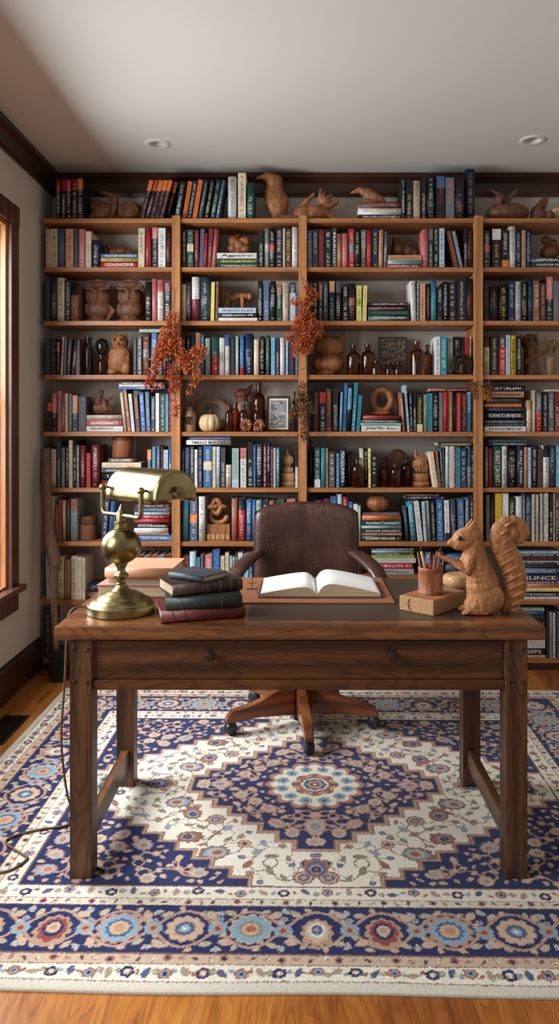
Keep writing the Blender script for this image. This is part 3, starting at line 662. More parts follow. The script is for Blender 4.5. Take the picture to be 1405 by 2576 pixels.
BAYN = {'A': 'left bay', 'B': 'second bay', 'C': 'third bay', 'D': 'right bay'}
ROWN = ['top', 'second', 'third', 'fourth', 'fifth', 'sixth', 'seventh', 'eighth', 'bottom']
ORD = ['first', 'second', 'third', 'fourth', 'fifth', 'sixth', 'seventh', 'eighth', 'ninth', 'tenth', 'eleventh', 'twelfth', 'thirteenth', 'fourteenth', 'fifteenth', 'sixteenth',
       'seventeenth', 'eighteenth', 'nineteenth', 'twentieth', 'twenty-first', 'twenty-second', 'twenty-third', 'twenty-fourth', 'twenty-fifth', 'twenty-sixth', 'twenty-seventh', 'twenty-eighth']
def label_books():
    from collections import defaultdict
    by = defaultdict(list)
    for b in BOOKS: by[b['key']].append(b)
    used = set()
    for key, bs in by.items():
        where = '%s shelf of %s' % (ROWN[int(key[1])], BAYN[key[0]])
        up = sorted([b for b in bs if not b['flat']], key=lambda b: b['px'])
        fl = sorted([b for b in bs if b['flat']], key=lambda b: -b['o'].location.z)
        for b in up:
            s = []
            if abs(b['lean']) > .03: s.append('leaning')
            elif b['w'] < .017: s.append('thin')
            elif b['w'] > .042: s.append('thick')
            if b['h'] < .19 and key[0]+key[1] != 'B7': s.append('short')
            s.append(CN[b['col']]); s.append(b['nm'])
            if b['band']: s.append('with %s band' % CN[b['band'][0]])
            b['d'] = ' '.join(s)
        cnt = defaultdict(int)
        for b in up: cnt[b['d']] += 1
        for i, b in enumerate(up):
            if cnt[b['d']] == 1: b['lab'] = '%s, %s' % (b['d'], where)
            else:
                l = CN[up[i-1]['col']] if i and b['px']-up[i-1]['px'] < 40 else None
                r = CN[up[i+1]['col']] if i+1 < len(up) and up[i+1]['px']-b['px'] < 40 else None
                nb = 'between %s and %s' % (l, r) if l and r else ('right of %s' % l if l else ('left of %s' % r if r else 'standing apart'))
                d = b['d'].split(' with ')[0]
                b['lab'] = '%s %s, %s' % (d, nb, where)
        cnt = defaultdict(int)
        for b in up: cnt[b['lab']] += 1
        for i, b in enumerate(up):
            if cnt[b['lab']] > 1 or len(b['lab'].split()) > 16:
                d = b['d'].split(' with ')[0]
                b['lab'] = '%s, %s upright from the left, %s' % (d, ORD[i], where)
        # lying books: stacks by x
        st = []
        for b in fl:
            for g in st:
                if abs(g[0]['px']-b['px']) < 40 and g[-1]['o'].location.z-b['o'].location.z < .07: g.append(b); break
            else: st.append([b])
        for g in st:
            for i, b in enumerate(g):
                c = CN[b['col']]; n = len(g)
                same = sum(x['col'] == b['col'] for x in g) > 1 or sum(1 for h in st for x in h if x['col'] == b['col']) > 1
                th = 'thin ' if b['w'] < .014 else ('thick ' if b['w'] > .035 else '')
                if n == 1: b['lab'] = '%s%s book lying flat, %s' % (th, c, where)
                elif i == 0: b['lab'] = '%s%s book lying on top of stack, %s' % (th, c, where)
                elif i == n-1: b['lab'] = '%s%s book at bottom of stack, %s' % (th, c, where)
                elif not same: b['lab'] = '%s%s book lying in stack, %s' % (th, c, where)
                else: b['lab'] = '%s%s book lying %s from top in stack, %s' % (th, c, ORD[i], where)
                if len(st) > 1:
                    oth = [x for x in st if x is not g]
                    side = 'left' if g[0]['px'] < oth[0][0]['px'] else 'right'
                    if any(abs(x[0]['px']-g[0]['px']) < 60 for x in oth):
                        side = 'upper' if g[0]['o'].location.z > oth[0][0]['o'].location.z else 'lower'
                    b['lab'] = b['lab'].replace('stack', side+' stack').replace('lying flat', 'lying flat at '+side)
        for b in bs:
            lab = b['lab']
            if lab in used:
                lab = lab.replace('book', 'lying book' if b['flat'] else 'standing book'); 
            if lab in used: print('DUP LABEL', lab)
            used.add(lab)
            if len(lab.split()) > 16: print('LONG', lab)
            b['o']['label'] = lab
            b['o']['group'] = '%ss on the %s' % (b['nm'], where)
label_books()
print('BOOKS', len(BOOKS))

# beyond the 300 books that show largest, the rest stay on the shelves as one object
def small_rest():
    def vis(b):
        k, x = b['key'], b['px']; f = 1.0
        if k == 'B7': f = .3
        if k == 'A8': f = .3
        if k == 'B6' and x > 640: f = .2
        if k == 'C6' and not b['flat'] and x < 910: f = .2
        if k == 'A7' and 340 < x: f = .15
        if k == 'A5' and b['flat'] and b['o'].location.z < SHZ[5]+.09: f = .05
        if k in ('C7',) and x > 1060: f = .3
        if k == 'A6' and 250 < x < 300: f = .4
        if x > 1380 and not b['flat']: f = .6
        return f*b['w']*b['h']
    bs = sorted([b for b in BOOKS if b['nm'] == 'book'], key=vis, reverse=True)
    rest = bs[290:]
    bpy.context.view_layer.update()
    ms = []
    for b in rest:
        for c in list(b['o'].children):
            mw = c.matrix_world.copy(); c.parent = None; c.matrix_world = mw; ms.append(c)
        bpy.data.objects.remove(b['o'])
    bpy.context.view_layer.update()
    with bpy.context.temp_override(active_object=ms[0], object=ms[0], selected_objects=ms, selected_editable_objects=ms):
        bpy.ops.object.join()
    ms[0].name = 'books'; tag(ms[0], 'the many smaller and half-hidden books filling gaps along the bookcase shelves', 'books', kind='stuff')
    print('rest', len(rest))
small_rest()
# ---------------------------------------------------------------- rug
def make_rug():
    HX, HY, st = 1.285, 1.04, .003
    NX, NY = int(2*HX/st), int(2*HY/st)
    xs = (np.arange(NX)+.5)/NX*2*HX-HX; ys = (np.arange(NY)+.5)/NY*2*HY-HY
    X, Y = np.meshgrid(xs, ys)
    pal = {'cream': (214, 204, 184), 'ivory': (226, 218, 200), 'navy': (25, 35, 84), 'rose': (180, 142, 120), 'rust': (158, 98, 80), 'blue': (134, 160, 178), 'teal': (52, 92, 138),
           'olive': (134, 136, 120), 'gold': (206, 164, 124), 'edge': (206, 198, 182), 'brown': (126, 92, 76), 'red': (140, 66, 62), 'pink': (196, 170, 146)}
    PL = {k: np.array(L(*v)[:3]) for k, v in pal.items()}
    C = np.empty((NY, NX, 3)); C[:] = PL['edge']
    Bd = np.minimum(HX-np.abs(X), HY-np.abs(Y))   # distance from the edge
    def setm(m, c): C[m] = PL[c]
    rr = random.Random(5)
    E = [.034, .040, .086, .092, .128, .134, .318, .324, .352, .358, .412, .418]
    setm(Bd > .030, 'brown'); setm(Bd > .033, 'ivory'); setm(Bd > .086, 'brown'); setm(Bd > .089, 'pink'); setm(Bd > .124, 'brown'); setm(Bd > .128, 'navy')
    setm(Bd > .318, 'brown'); setm(Bd > .322, 'cream'); setm(Bd > .348, 'brown'); setm(Bd > .351, 'ivory'); setm(Bd > .406, 'brown'); setm(Bd > .410, 'navy')
    FX, FY = HX-.41, HY-.41
    def win(cx, cy, r):
        i0, i1 = int((cx-r+HX)/st), int((cx+r+HX)/st)+2; j0, j1 = int((cy-r+HY)/st), int((cy+r+HY)/st)+2
        return slice(max(j0, 0), min(j1, NY)), slice(max(i0, 0), min(i1, NX))
    def stamp(cx, cy, r, ang, fn, sym=True, clip=None, asp=1.0):
        for sx in ((1, -1) if sym and abs(cx) > .004 else (1,)):
            for sy in ((1, -1) if sym and abs(cy) > .004 else (1,)):
                w = win(sx*cx, sy*cy, r*1.25)
                u = (X[w]*sx-cx); v = (Y[w]*sy-cy)
                if u.size == 0: continue
                ca, sa = math.cos(ang), math.sin(ang)
                a = (u*ca+v*sa)/r; b = (-u*sa+v*ca)/r/asp
                for m, c in fn(a, b):
                    if clip is not None: m = m & clip[w]
                    C[w][m] = PL[c]
    def ros(n, *rings):
        def f(a, b):
            r = np.hypot(a, b); t = np.arctan2(b, a); k = 1-.15*(1-np.abs(np.cos(n*t/2)))
            return [(r < q*(k if q > .35 else 1), c) for q, c in rings]
        return f
    def leaf(c1, c2='brown', fat=.42):
        def f(a, b):
            w = fat*np.maximum(0, 1-a*a)**.8*(1-.3*a)
            return [(np.abs(b) < w, c2), (np.abs(b) < w-.13, c1), ((np.abs(b) < .05) & (np.abs(a) < .6), c2)]
        return f
    def palm(o, m_, i_, k_):
        def f(a, b):
            t = np.arctan2(b, a); r = np.hypot(a*.95, b*1.15)*(1+.22*a)
            fr = 1-.16*(1-np.abs(np.cos(5*t)))
            return [(r < fr, o), (r < .78*fr, m_), (r < .52, i_), (r < .36, k_), (r < .18, o)]
        return f
    def fleur(c1, c2):
        def f(a, b):
            out = []
            for q in (-1, 0, 1):
                th = q*.75; u = a*math.cos(th)+b*math.sin(th); v = -a*math.sin(th)+b*math.cos(th)
                w = .26*np.maximum(0, 1-((u-.45)/.5)**2)
                out.append((np.abs(v) < w, c1 if q else c2))
            out.append((np.hypot(a, b) < .2, c2)); return out
        return f
    def vine(pts, w, c, sym=True, clip=None):
        P = [p[:2] for p in catmull([(x, y, 0) for x, y in pts], 7)]
        for sx in ((1, -1) if sym else (1,)):
            for sy in ((1, -1) if sym else (1,)):
                for (x0, y0), (x1, y1) in zip(P, P[1:]):
                    mx, my = (x0+x1)/2, (y0+y1)/2; r = math.hypot(x1-x0, y1-y0)/2+w*2
                    wd = win(sx*mx, sy*my, r); px, py = X[wd]*sx, Y[wd]*sy
                    if px.size == 0: continue
                    dx, dy = x1-x0, y1-y0; t = np.clip(((px-x0)*dx+(py-y0)*dy)/(dx*dx+dy*dy+1e-9), 0, 1)
                    m = np.hypot(px-x0-t*dx, py-y0-t*dy) < w
                    if clip is not None: m &= clip[wd]
                    C[wd][m] = PL[c]
    # stepped regions
    def diamond(sx_, sy_, n, gx=0.0, ox=0., oy=0.):
        a = np.floor(np.maximum(np.abs(X)-gx-ox, 0)/sx_); b = np.floor(np.maximum(np.abs(Y)-gx-oy, 0)/sy_)
        return a+b < n
    # spandrels: navy corners; cream field between
    xq = FX-np.abs(X); yq = FY-np.abs(Y)
    def span(g): return (np.floor((xq+g)/.062)+np.floor((yq+g)/.048) >= 11)
    field = (Bd > .410)
    ff = field & span(.012); setm(ff, 'brown'); ff = field & span(.0075); setm(ff, 'rose'); ff = field & span(.0); setm(ff, 'brown'); cream = field & span(-.004); setm(cream, 'ivory')
    navy_sp = field & ~span(.014)
    # medallion
    D = lambda g: diamond(.058, .054, 8, g) & (np.abs(X) < .455+g) & (np.abs(Y) < .43+g)
    setm(D(.020), 'brown'); setm(D(.016), 'rose'); setm(D(.004), 'brown'); med = D(0.0); setm(med, 'navy')
    cream &= ~D(.026)
    def scatter(mask, n, rmin, items, seed, lines=None, maxtry=9000, pts=None, link_=.3):
        """fill a quadrant of the mask with motifs kept apart from each other, some joined by vines"""
        r_ = random.Random(seed); pts = pts if pts is not None else []; new = []
        jj, ii = np.nonzero(mask & (X > 0) & (Y > 0))
        for _ in range(maxtry):
            k = r_.randrange(len(jj)); x, y = xs[ii[k]], ys[jj[k]]
            it = items[len(new) % len(items)]; rad = it[0]
            q = [(x+rad*.9*math.cos(t), y+rad*.9*math.sin(t)) for t in (0, 1.57, 3.14, 4.71)]
            ok = all(abs(a) < HX-.01 and abs(b) < HY-.01 and mask[int((b+HY)/st), int((a+HX)/st)] for a, b in q)
            if ok and all((x-a)**2+(y-b)**2 > (rad+rb+rmin)**2 for a, b, rb in pts):
                pts.append((x, y, rad)); new.append((x, y, rad))
                if len(new) >= n: break
        if lines:
            for i, (x, y, rad) in enumerate(new):
                for (a, b, rb) in sorted(new, key=lambda p: math.hypot(p[0]-x, p[1]-y))[1:2+(i % 2)]:
                    if math.hypot(a-x, b-y) > link_: continue
                    s_ = .32 if i % 2 else -.32; ox, oy = -(b-y)*s_, (a-x)*s_
                    vine([(x, y), ((x+a)/2+ox, (y+b)/2+oy), (a, b)], lines[1], lines[0], clip=mask)
        for i, (x, y, rad) in enumerate(new):
            stamp(x, y, rad, r_.random()*6.28, items[i % len(items)][1], clip=mask)
        return pts
    F1 = [(.040, palm('brown', 'rust', 'blue', 'navy')), (.024, ros(5, (1, 'brown'), (.8, 'pink'), (.5, 'rust'), (.25, 'navy'))), (.026, leaf('olive')), (.046, palm('brown', 'blue', 'pink', 'rust')),
          (.022, ros(6, (1, 'olive'), (.75, 'navy'), (.4, 'pink'))), (.03, fleur('olive', 'rust')), (.026, leaf('blue', 'olive')), (.034, ros(8, (1, 'brown'), (.8, 'gold'), (.55, 'teal'), (.3, 'rose'))), (.028, leaf('rust', 'brown')),
          (.044, palm('olive', 'navy', 'gold', 'teal')), (.026, fleur('brown', 'olive')), (.018, ros(5, (1, 'rust'), (.6, 'pink'), (.3, 'navy')))]
    P_ = scatter(cream, 44, .016, F1, 11, lines=('brown', .0024))
    F1b = [(.021, leaf('olive', 'brown', .45)), (.014, ros(5, (1, 'brown'), (.7, 'rose'), (.3, 'teal'))), (.019, leaf('rust', 'olive', .45)), (.022, leaf('blue', 'olive', .5)), (.012, ros(4, (1, 'teal'), (.5, 'rose'))), (.018, fleur('olive', 'rust'))]
    scatter(cream, 230, .003, F1b, 12, pts=P_, lines=('olive', .0018), link_=.075)
    # navy grounds: rose leaves, buds and scrolls
    F2 = [(.026, ros(7, (1, 'pink'), (.45, 'rose'), (.2, 'blue'))), (.024, leaf('pink', 'rose', .5)), (.021, leaf('pink', 'rose', .6)), (.030, palm('rose', 'pink', 'blue', 'rose')), (.016, ros(5, (1, 'rose'), (.5, 'pink'))), (.022, fleur('pink', 'rose'))]
    core = np.hypot(X/1.0, Y/1.0) < .19
    Fs = [(.015, leaf('pink', 'rose', .6)), (.012, leaf('pink', 'rose', .7)), (.013, leaf('rose', 'pink', .5)), (.010, ros(5, (1, 'rose'), (.6, 'pink')))]
    medi = D(-.008) & ~core; nsp2 = field & ~span(.022) & (Bd > .418)
    P_ = scatter(medi, 30, .006, F2, 3, lines=('rose', .0034), link_=.12); scatter(medi, 200, .0018, Fs, 4, pts=P_)
    P_ = scatter(nsp2, 44, .008, F2+[(.034, palm('rose', 'blue', 'pink', 'rust'))], 8, lines=('rose', .0036), link_=.14); scatter(nsp2, 300, .0028, Fs, 9, pts=P_)
    small = [(.011, leaf('pink', 'rose', .6)), (.009, ros(4, (1, 'rose'), (.5, 'pink')))]
    # medallion heart
    stamp(0, 0, .19, 0, ros(16, (1, 'rust'), (.95, 'rose'), (.9, 'brown'), (.88, 'ivory')), clip=med)
    for k in range(12):
        a = 2*PI*(k+.5)/12; stamp(.125*math.cos(a), .125*math.sin(a), .024, a, ros(6, (1, 'olive'), (.85, 'blue'), (.4, 'teal')), sym=False)
    stamp(0, 0, .088, 0, ros(8, (1, 'brown'), (.92, 'gold'), (.8, 'rust'), (.62, 'ivory'), (.5, 'teal'), (.36, 'rose'), (.2, 'red'), (.08, 'ivory')), sym=False)
    for k in range(8):
        a = 2*PI*k/8; stamp(.07*math.cos(a), .07*math.sin(a), .02, a, leaf('rust', 'navy', .5), sym=False)
    # large scrolls in the medallion and pendants at its tips
    for (x, y, s_) in ((.25, .07, 1), (.10, .25, 1), (.2, .17, 1)):
        pts = [(x+.05*s_*math.cos(t)*(1-t/9), y+.05*s_*math.sin(t)*(1-t/9)) for t in np.linspace(0, 5.2, 9)]
        vine(pts, .0045, 'rose', clip=med)
    stamp(.36, 0, .036, 0, palm('rose', 'pink', 'blue', 'rust'), clip=medi); stamp(0, .30, .045, PI/2, palm('rose', 'pink', 'blue', 'olive'), clip=med)
    stamp(0, .545, .046, PI/2, palm('rust', 'teal', 'rose', 'navy'), clip=cream); stamp(.60, 0, .046, 0, palm('brown', 'teal', 'rose', 'navy'), clip=cream)
    # main border, along each side: interlaced vines with big blossoms
    def border(u, du, half, off, w):
        """u runs along the side, du = signed offset from the band centre"""
        pass
    mid = .223
    big = [palm('rose', 'red', 'navy', 'pink'), ros(12, (1, 'rose'), (.85, 'blue'), (.6, 'teal'), (.45, 'gold'), (.25, 'rose')), ros(10, (1, 'rose'), (.95, 'pink'), (.55, 'rust'), (.48, 'teal'), (.3, 'blue'), (.12, 'ivory')),
           ros(12, (1, 'pink'), (.9, 'blue'), (.55, 'olive'), (.4, 'gold'), (.22, 'rust')), palm('rose', 'pink', 'ivory', 'teal')]
    navb = (Bd > .130) & (Bd < .317)
    P = .176
    for side in ('x', 'y'):
        half = (HX-mid) if side == 'x' else (HY-mid); n = int(round(2*half/P)); p = 2*half/n
        for e in (-1, 1):
            pos = lambda u, o: ((u, e*((HY-mid)-o)) if side == 'x' else (e*((HX-mid)-o), u))
            for ph in (0, PI):
                for seg in range(n):
                    pts = [pos(-half+p*seg+p*t, .072*math.cos(PI*(seg+t)+ph)) for t in (0, .17, .33, .5, .67, .83, 1)]
                    vine(pts, .0048, 'rose', sym=False, clip=navb)
            for k in range(n+1):
                u = -half+p*k; q = (k+(0 if e > 0 else 3))
                x, y = pos(u, 0); stamp(x, y, [.058, .064, .054, .062, .05][q % 5], (PI/2 if side == 'x' else 0), big[q % len(big)], sym=False, clip=navb)
                if k < n:
                    for du, o, r_, kk in ((.5, .0, .024, 0), (.36, .055, .02, 1), (.64, -.055, .02, 1), (.32, -.06, .017, 2), (.68, .06, .018, 2), (.5, .068, .02, 3), (.5, -.068, .019, 3), (.42, .025, .013, 2), (.58, -.028, .013, 2), (.22, .07, .013, 2), (.78, -.072, .013, 2), (.5, .035, .01, 0), (.12, -.078, .012, 1), (.88, .078, .012, 1)):
                        x, y = pos(u+p*(du+rr.uniform(-.02, .02)), o+rr.uniform(-.006, .006))
                        it = [ros(6, (1, 'blue'), (.6, 'rose'), (.3, 'red')), leaf('pink', 'rose', .6), leaf('pink', 'olive', .55), fleur('pink', 'blue')][kk]
                        stamp(x, y, r_*1.12, rr.random()*6.28, it, sym=False, clip=navb)
    # guard stripes
    for (c0, hw, rad, stp, seedk) in ((.062, .02, .019, .047, 0), (.108, .014, .012, .036, 1), (.336, .011, .011, .034, 2), (.380, .026, .018, .062, 3)):
        band = (np.abs(Bd-c0) < hw)
        for side in ('x', 'y'):
            half = (HX-c0) if side == 'x' else (HY-c0); n = int(2*half/stp)
            for e in (-1, 1):
                for k in range(n+1):
                    u = -half+2*half*k/n; o = rr.uniform(-.3, .3)*hw
                    x, y = (u, e*(HY-c0-o)) if side == 'x' else (e*(HX-c0-o), u)
                    z = (k+seedk) % 4
                    fn = [ros(6, (1, 'navy'), (.55, 'rose'), (.3, 'ivory')), leaf('teal', 'brown', .5), ros(5, (1, 'rust'), (.6, 'blue'), (.3, 'navy')), leaf('rose', 'olive', .5)][z]
                    if seedk in (1, 2): fn = [leaf('rose', 'brown', .5), leaf('navy', 'brown', .4), leaf('ivory', 'brown', .45), ros(5, (1, 'rust'), (.5, 'navy'))][z]
                    stamp(x, y, rad, rr.random()*6.28, fn, sym=False, clip=band)
                    if seedk in (0, 3):
                        u2 = u+stp*.5; x, y = (u2, e*(HY-c0+o)) if side == 'x' else (e*(HX-c0+o), u2)
                        stamp(x, y, rad*.55, rr.random()*6.28, [leaf('blue', 'olive', .6), leaf('rust', 'brown', .5), ros(4, (1, 'olive'), (.5, 'gold'))][k % 3], sym=False, clip=band)
    # knots: tiny differences of tone from tuft to tuft, edge speckle where colours meet
    rng = np.random.default_rng(3)
    jx = rng.integers(-1, 2, (NY, NX)); jy = rng.integers(-1, 2, (NY, NX)); keep = rng.random((NY, NX)) < .34
    J, I = np.mgrid[0:NY, 0:NX]; J2 = np.clip(J+jy*keep, 0, NY-1); I2 = np.clip(I+jx*keep, 0, NX-1)
    C = C[J2, I2]
    C *= (1+rng.uniform(-.10, .10, (NY, NX, 1)))
    # mesh: grid of NY x NX points at the tuft tips plus a skirt
    Z = .010+rng.uniform(-.0004, .0004, (NY, NX)); e_ = np.minimum(np.minimum(J, NY-1-J), np.minimum(I, NX-1-I)); Z = Z-np.where(e_ < 3, (3-e_)*.0012, 0)
    ws = .0035*np.sin(X*7+1)*(np.abs(Y) > HY-.06)   # slightly wavy long edge
    co = np.stack([X, Y+ws, Z], -1).reshape(-1, 3)
    idx = np.arange(NX*NY).reshape(NY, NX)
    q = np.stack([idx[:-1, :-1], idx[:-1, 1:], idx[1:, 1:], idx[1:, :-1]], -1).reshape(-1, 4)
    ring = np.concatenate([idx[0, :], idx[1:, -1], idx[-1, -2::-1], idx[-2:0:-1, 0]])
    low = co[ring].copy(); low[:, 2] = .0005; n0 = len(co); co = np.concatenate([co, low]); m = len(ring)
    a = np.arange(m); b = (a+1) % m
    sk = np.stack([ring[a], n0+a, n0+b, ring[b]], -1); q = np.concatenate([q, sk])
    col = np.concatenate([C.reshape(-1, 3), np.tile(PL['edge'], (m, 1))]); col = np.concatenate([col, np.ones((len(col), 1))], 1)
    me = bpy.data.meshes.new('rug'); me.vertices.add(len(co)); me.vertices.foreach_set('co', co.ravel().astype(np.float32))
    me.loops.add(q.size); me.loops.foreach_set('vertex_index', q.ravel().astype(np.int32))
    me.polygons.add(len(q)); me.polygons.foreach_set('loop_start', (np.arange(len(q))*4).astype(np.int32)); me.update(calc_edges=True)
    at = me.attributes.new('tuft', 'FLOAT_COLOR', 'POINT'); at.data.foreach_set('color', np.clip(col, 0, 1).ravel().astype(np.float32))
    me.validate(); me.update()
    m_, nt, bs = newmat('wool_rug'); g = G(nt); t = g.n('Attribute'); t.attribute_name = 'tuft'
    nz = g.noise(g.coord('Object'), 260, 3, .7)
    nt.links.new(g.mix(1, t.outputs[0], g.ramp(nz, [(.3, BW(.8)), (.65, BW(1))]), 'MULTIPLY'), bs.inputs['Base Color'])
    bs.inputs['Roughness'].default_value = .95; bs.inputs['Specular IOR Level'].default_value = .15; bs.inputs['Sheen Weight'].default_value = .15
    g.bump(nz, bs, .5, .002)
    o = mobj('rug', me, m_, None, (.065, 2.825, 0), (0, 0, math.radians(-.9)))
    tag(o, 'large navy and cream floral rug with stepped medallion under the desk', 'rug')
make_rug()

# ---------------------------------------------------------------- desk
DZ = .765
DX0, DX1, DY0, DY1 = -.720, .734, 2.22, 2.921
FZ = .0102
desk = thing('desk', 'dark oak writing desk on the rug with square legs and one wide drawer', 'desk', (0, 2.57, FZ))
def dp(name, x0, x1, y0, y1, z0, z1, mt, bev=.003, parent=desk, seg=2):
    p = parent.location if parent is desk else Vector((0, 0, 0))
    return mobj(name, box(x0, x1, y0-2.57, y1-2.57, z0-FZ, z1-FZ, bev, seg), M[mt], parent)
IX0, IX1, IY0, IY1 = -.155, .545, 2.296, 2.9195
bm = bmesh.new(); box_bm(bm, DX0, DX1, DY0-2.57, DY1-2.57, DZ-.041-FZ, DZ-FZ, .007, 3)
mobj('tabletop', bm_mesh(bm), M['desktop'], desk)
dp('writing_inlay', IX0, IX1, IY0, IY1, DZ-.002, DZ+.0012, 'inlay', .0006)
LEG = [(-.678, 2.232), (.618, 2.232), (-.678, 2.806), (.618, 2.806)]
for i, (x, y) in enumerate(LEG):
    lg = dp('leg', x, x+.066, y, y+.066, FZ+.0002, DZ-.0412, 'deskZ', .003)
    if i < 2:
        for (a, z) in ((.013, .697), (.052, .692), (.014, .598), (.052, .596)):
            m_ = lathe([(0, .0045), (.004, .0035), (.006, .001), (.006, 0)], 12)
            mobj('peg', m_, M['peg'], lg, (x+a, y-2.57-.0001, z-FZ), (PI/2, 0, 0))
fx0, fx1 = -.6115, .6175
dr = dp('drawer', fx0+.006, fx1-.006, 2.246, 2.268, .602, DZ-.0485, 'desk', .002)
for kx in (-.262, .283):
    mobj('knob', lathe([(.008, 0), (.007, .010), (.012, .014), (.016, .019), (.0165, .024), (.014, .029), (.008, .0315), (0, .032)], 24), M['peg'], dr, (kx, 2.246-2.57, .676-FZ), (PI/2, 0, 0))
dp('bottom_rail', fx0, fx1, 2.240, 2.262, .570, .6005, 'desk', .002)
dp('top_rail', fx0, fx1, 2.252, 2.268, DZ-.047, DZ-.0415, 'desk', .001)
dp('rear_apron', fx0, fx1, 2.83, 2.85, .572, DZ-.0415, 'desk', .002)
for x in (-.655, .635):
    dp('side_apron', x, x+.022, 2.2985, 2.8055, .572, DZ-.0415, 'deskY', .002)
dp('stretcher', -.658, -.630, 2.2985, 2.8055, .082, .148, 'deskY', .002)
dp('stretcher', .635, .663, 2.2985, 2.8055, .082, .148, 'deskY', .002)

# ---------------------------------------------------------------- chair
ch = thing('office_chair', 'brown worn leather swivel chair with wooden five-arm base behind the desk', 'chair', (.012, 3.42, FZ))
def backrest():
    N = 28; bm = bmesh.new(); z0, H, hw = .50, .47, .257
    def pt(i, j, s):
        u = -1+2*i/N; v = j/N; q = 2*v-1
        # rounded-rectangle mapping
        k = 1-.10*(abs(q)**6)*(abs(u)**3)
        zz = z0+H*v+.022*(1-u*u)*v-.03*(abs(u)**6)*max(0, q)
        x = hw*u*(1-.02*(abs(q)**4))*(.97+.03*v)
        edge = max(0, 1-abs(u)**9)**.5*max(0, 1-abs(q)**11)**.5
        y = .235-.035*u*u+.02*v-.022*math.exp(-((u)/.75)**4)*0
        puff = .012*math.cos(u*PI/2)*math.cos(q*PI/2)
        seam = .003*math.exp(-(u/.015)**2)
        return (x, y+s*(.038*edge+puff*(s < 0))+seam*(s < 0), zz-FZ)
    F = [[bm.verts.new(pt(i, j, -1)) for j in range(N+1)] for i in range(N+1)]
    B = [[F[i][j] if i in (0, N) or j in (0, N) else bm.verts.new(pt(i, j, 1)) for j in range(N+1)] for i in range(N+1)]
    for i in range(N):
        for j in range(N):
            bm.faces.new((F[i][j], F[i+1][j], F[i+1][j+1], F[i][j+1]))
            try: bm.faces.new((B[i][j], B[i][j+1], B[i+1][j+1], B[i+1][j]))
            except ValueError: pass
    return bm_mesh(bm, smooth=True)
mobj('backrest', backrest(), M['leather'], ch, (.03, 0, 0))
bm = bmesh.new(); box_bm(bm, -.25, .25, -.26, .22, .43-FZ, .51-FZ, .03, 4); mobj('seat', bm_mesh(bm, smooth=True), M['leather'], ch)
mobj('back_support', box(-.04, .08, .21, .225, .38, .62, .006), M['black'], ch)
for s in (-1, 1):
    bm = bmesh.new()
    tube_bm(bm, [(s*.225+.03, .17, .745), (s*.262+.03, .08, .735), (s*.31+.03, -.02, .70), (s*.335+.03, -.09, .655)], [.017, .022, .024, .019], 14, 8, 1.7)
    mobj('arm_pad', bm_mesh(bm, smooth=True), M['leather'], ch)
    mobj('arm_support', tube([(s*.335+.03, -.085, .65), (s*.335+.02, -.11, .55), (s*.30, -.06, .46), (s*.2, 0, .425)], .014, 10), M['chairwood'], ch)
mobj('gas_column', lathe([(.032, .018), (.034, .03), (.034, .20), (.026, .205), (.026, .42), (0, .42)], 28), M['black'], ch)
mobj('tilt_mechanism', box(-.07, .07, -.08, .12, .385, .42, .008), M['black'], ch)
armp = [(.030, .196), (.075, .188), (.13, .165), (.19, .137), (.25, .120), (.30, .113), (.33, .105), (.352, .085), (.358, .058), (.322, .056), (.26, .064), (.19, .066), (.10, .056), (.030, .044)]
for k in range(5):
    a = math.radians(-84+72*k)
    me = prism(armp, -.019, .019, .005)
    o = mobj('base_arm', me, M['chairwood'], ch, (0, 0, -.004), (0, 0, a))
    me = lathe([(0, -.021), (.018, -.021), (.026, -.016), (.0285, -.006), (.0285, -.0025), (.025, -.0015), (.025, .0015), (.0285, .0025), (.0285, .006), (.026, .016), (.018, .021), (0, .021)], 28)
    c = mobj('caster', me, M['caster'], ch, (.334*math.cos(a), .334*math.sin(a), .0287), (PI/2, 0, a+R.uniform(-.6, .6)))
    mobj('stem', lathe([(.008, .02), (.008, .056)], 12), M['black'], ch, (.334*math.cos(a), .334*math.sin(a), 0))

# ---------------------------------------------------------------- desk lamp
BL = (-.563, 2.397)
lamp = thing('desk_lamp', "brass banker's lamp with tilted half-round shade on the left of the desk", 'lamp', (BL[0], BL[1], DZ+.0004))
zz = lambda y: 1.247-y*.000271-DZ
mobj('base', lathe([(0, 0), (.104, 0), (.1065, .003), (.1065, .027), (.104, .030), (.100, .031), (.098, .033), (.092, .040), (.080, .046), (.074, .048), (.072, .051), (.066, .056), (.056, .061), (.050, .063), (.046, .066), (.034, .069), (.025, .074), (.019, .081), (.0155, .088)], 64), M['brass'], lamp)
mobj('stem', lathe([(.0155, .0862), (.0158, .092), (.0125, .095), (.0135, .1), (.013, .105), (.016, .108), (.0225, .113), (.0235, .117), (.022, .121), (.015, .126), (.0125, .133), (.0135, .141), (.0165, .147), (.0185, .150), (.0205, .153), (.0205, .158), (.017, .160)], 40), M['brass'], lamp)
sph = [(.017*0+.0001, .1585)] + [(.0625*math.cos(t), .2115+.0575*math.sin(t)) for t in np.linspace(-1.30, 1.22, 26)] + [(.0001, .2665)]
mobj('globe', lathe(sph, 64), M['brass'], lamp)
mobj('collar', lathe([(.0255, .264), (.0255, .268), (.021, .270), (.020, .282), (.0235, .284), (.0235, .287), (.0165, .290), (.0150, .318), (.013, .322), (.009, .324), (.008, .330), (.0045, .338), (.002, .344), (0, .345)], 32), M['brass'], lamp)
YA = math.radians(-45)
def along(a, p, z): return (a*math.cos(YA)-p*math.sin(YA), a*math.sin(YA)+p*math.cos(YA), z)   # p>0 = behind
AZ = 1.0735-DZ
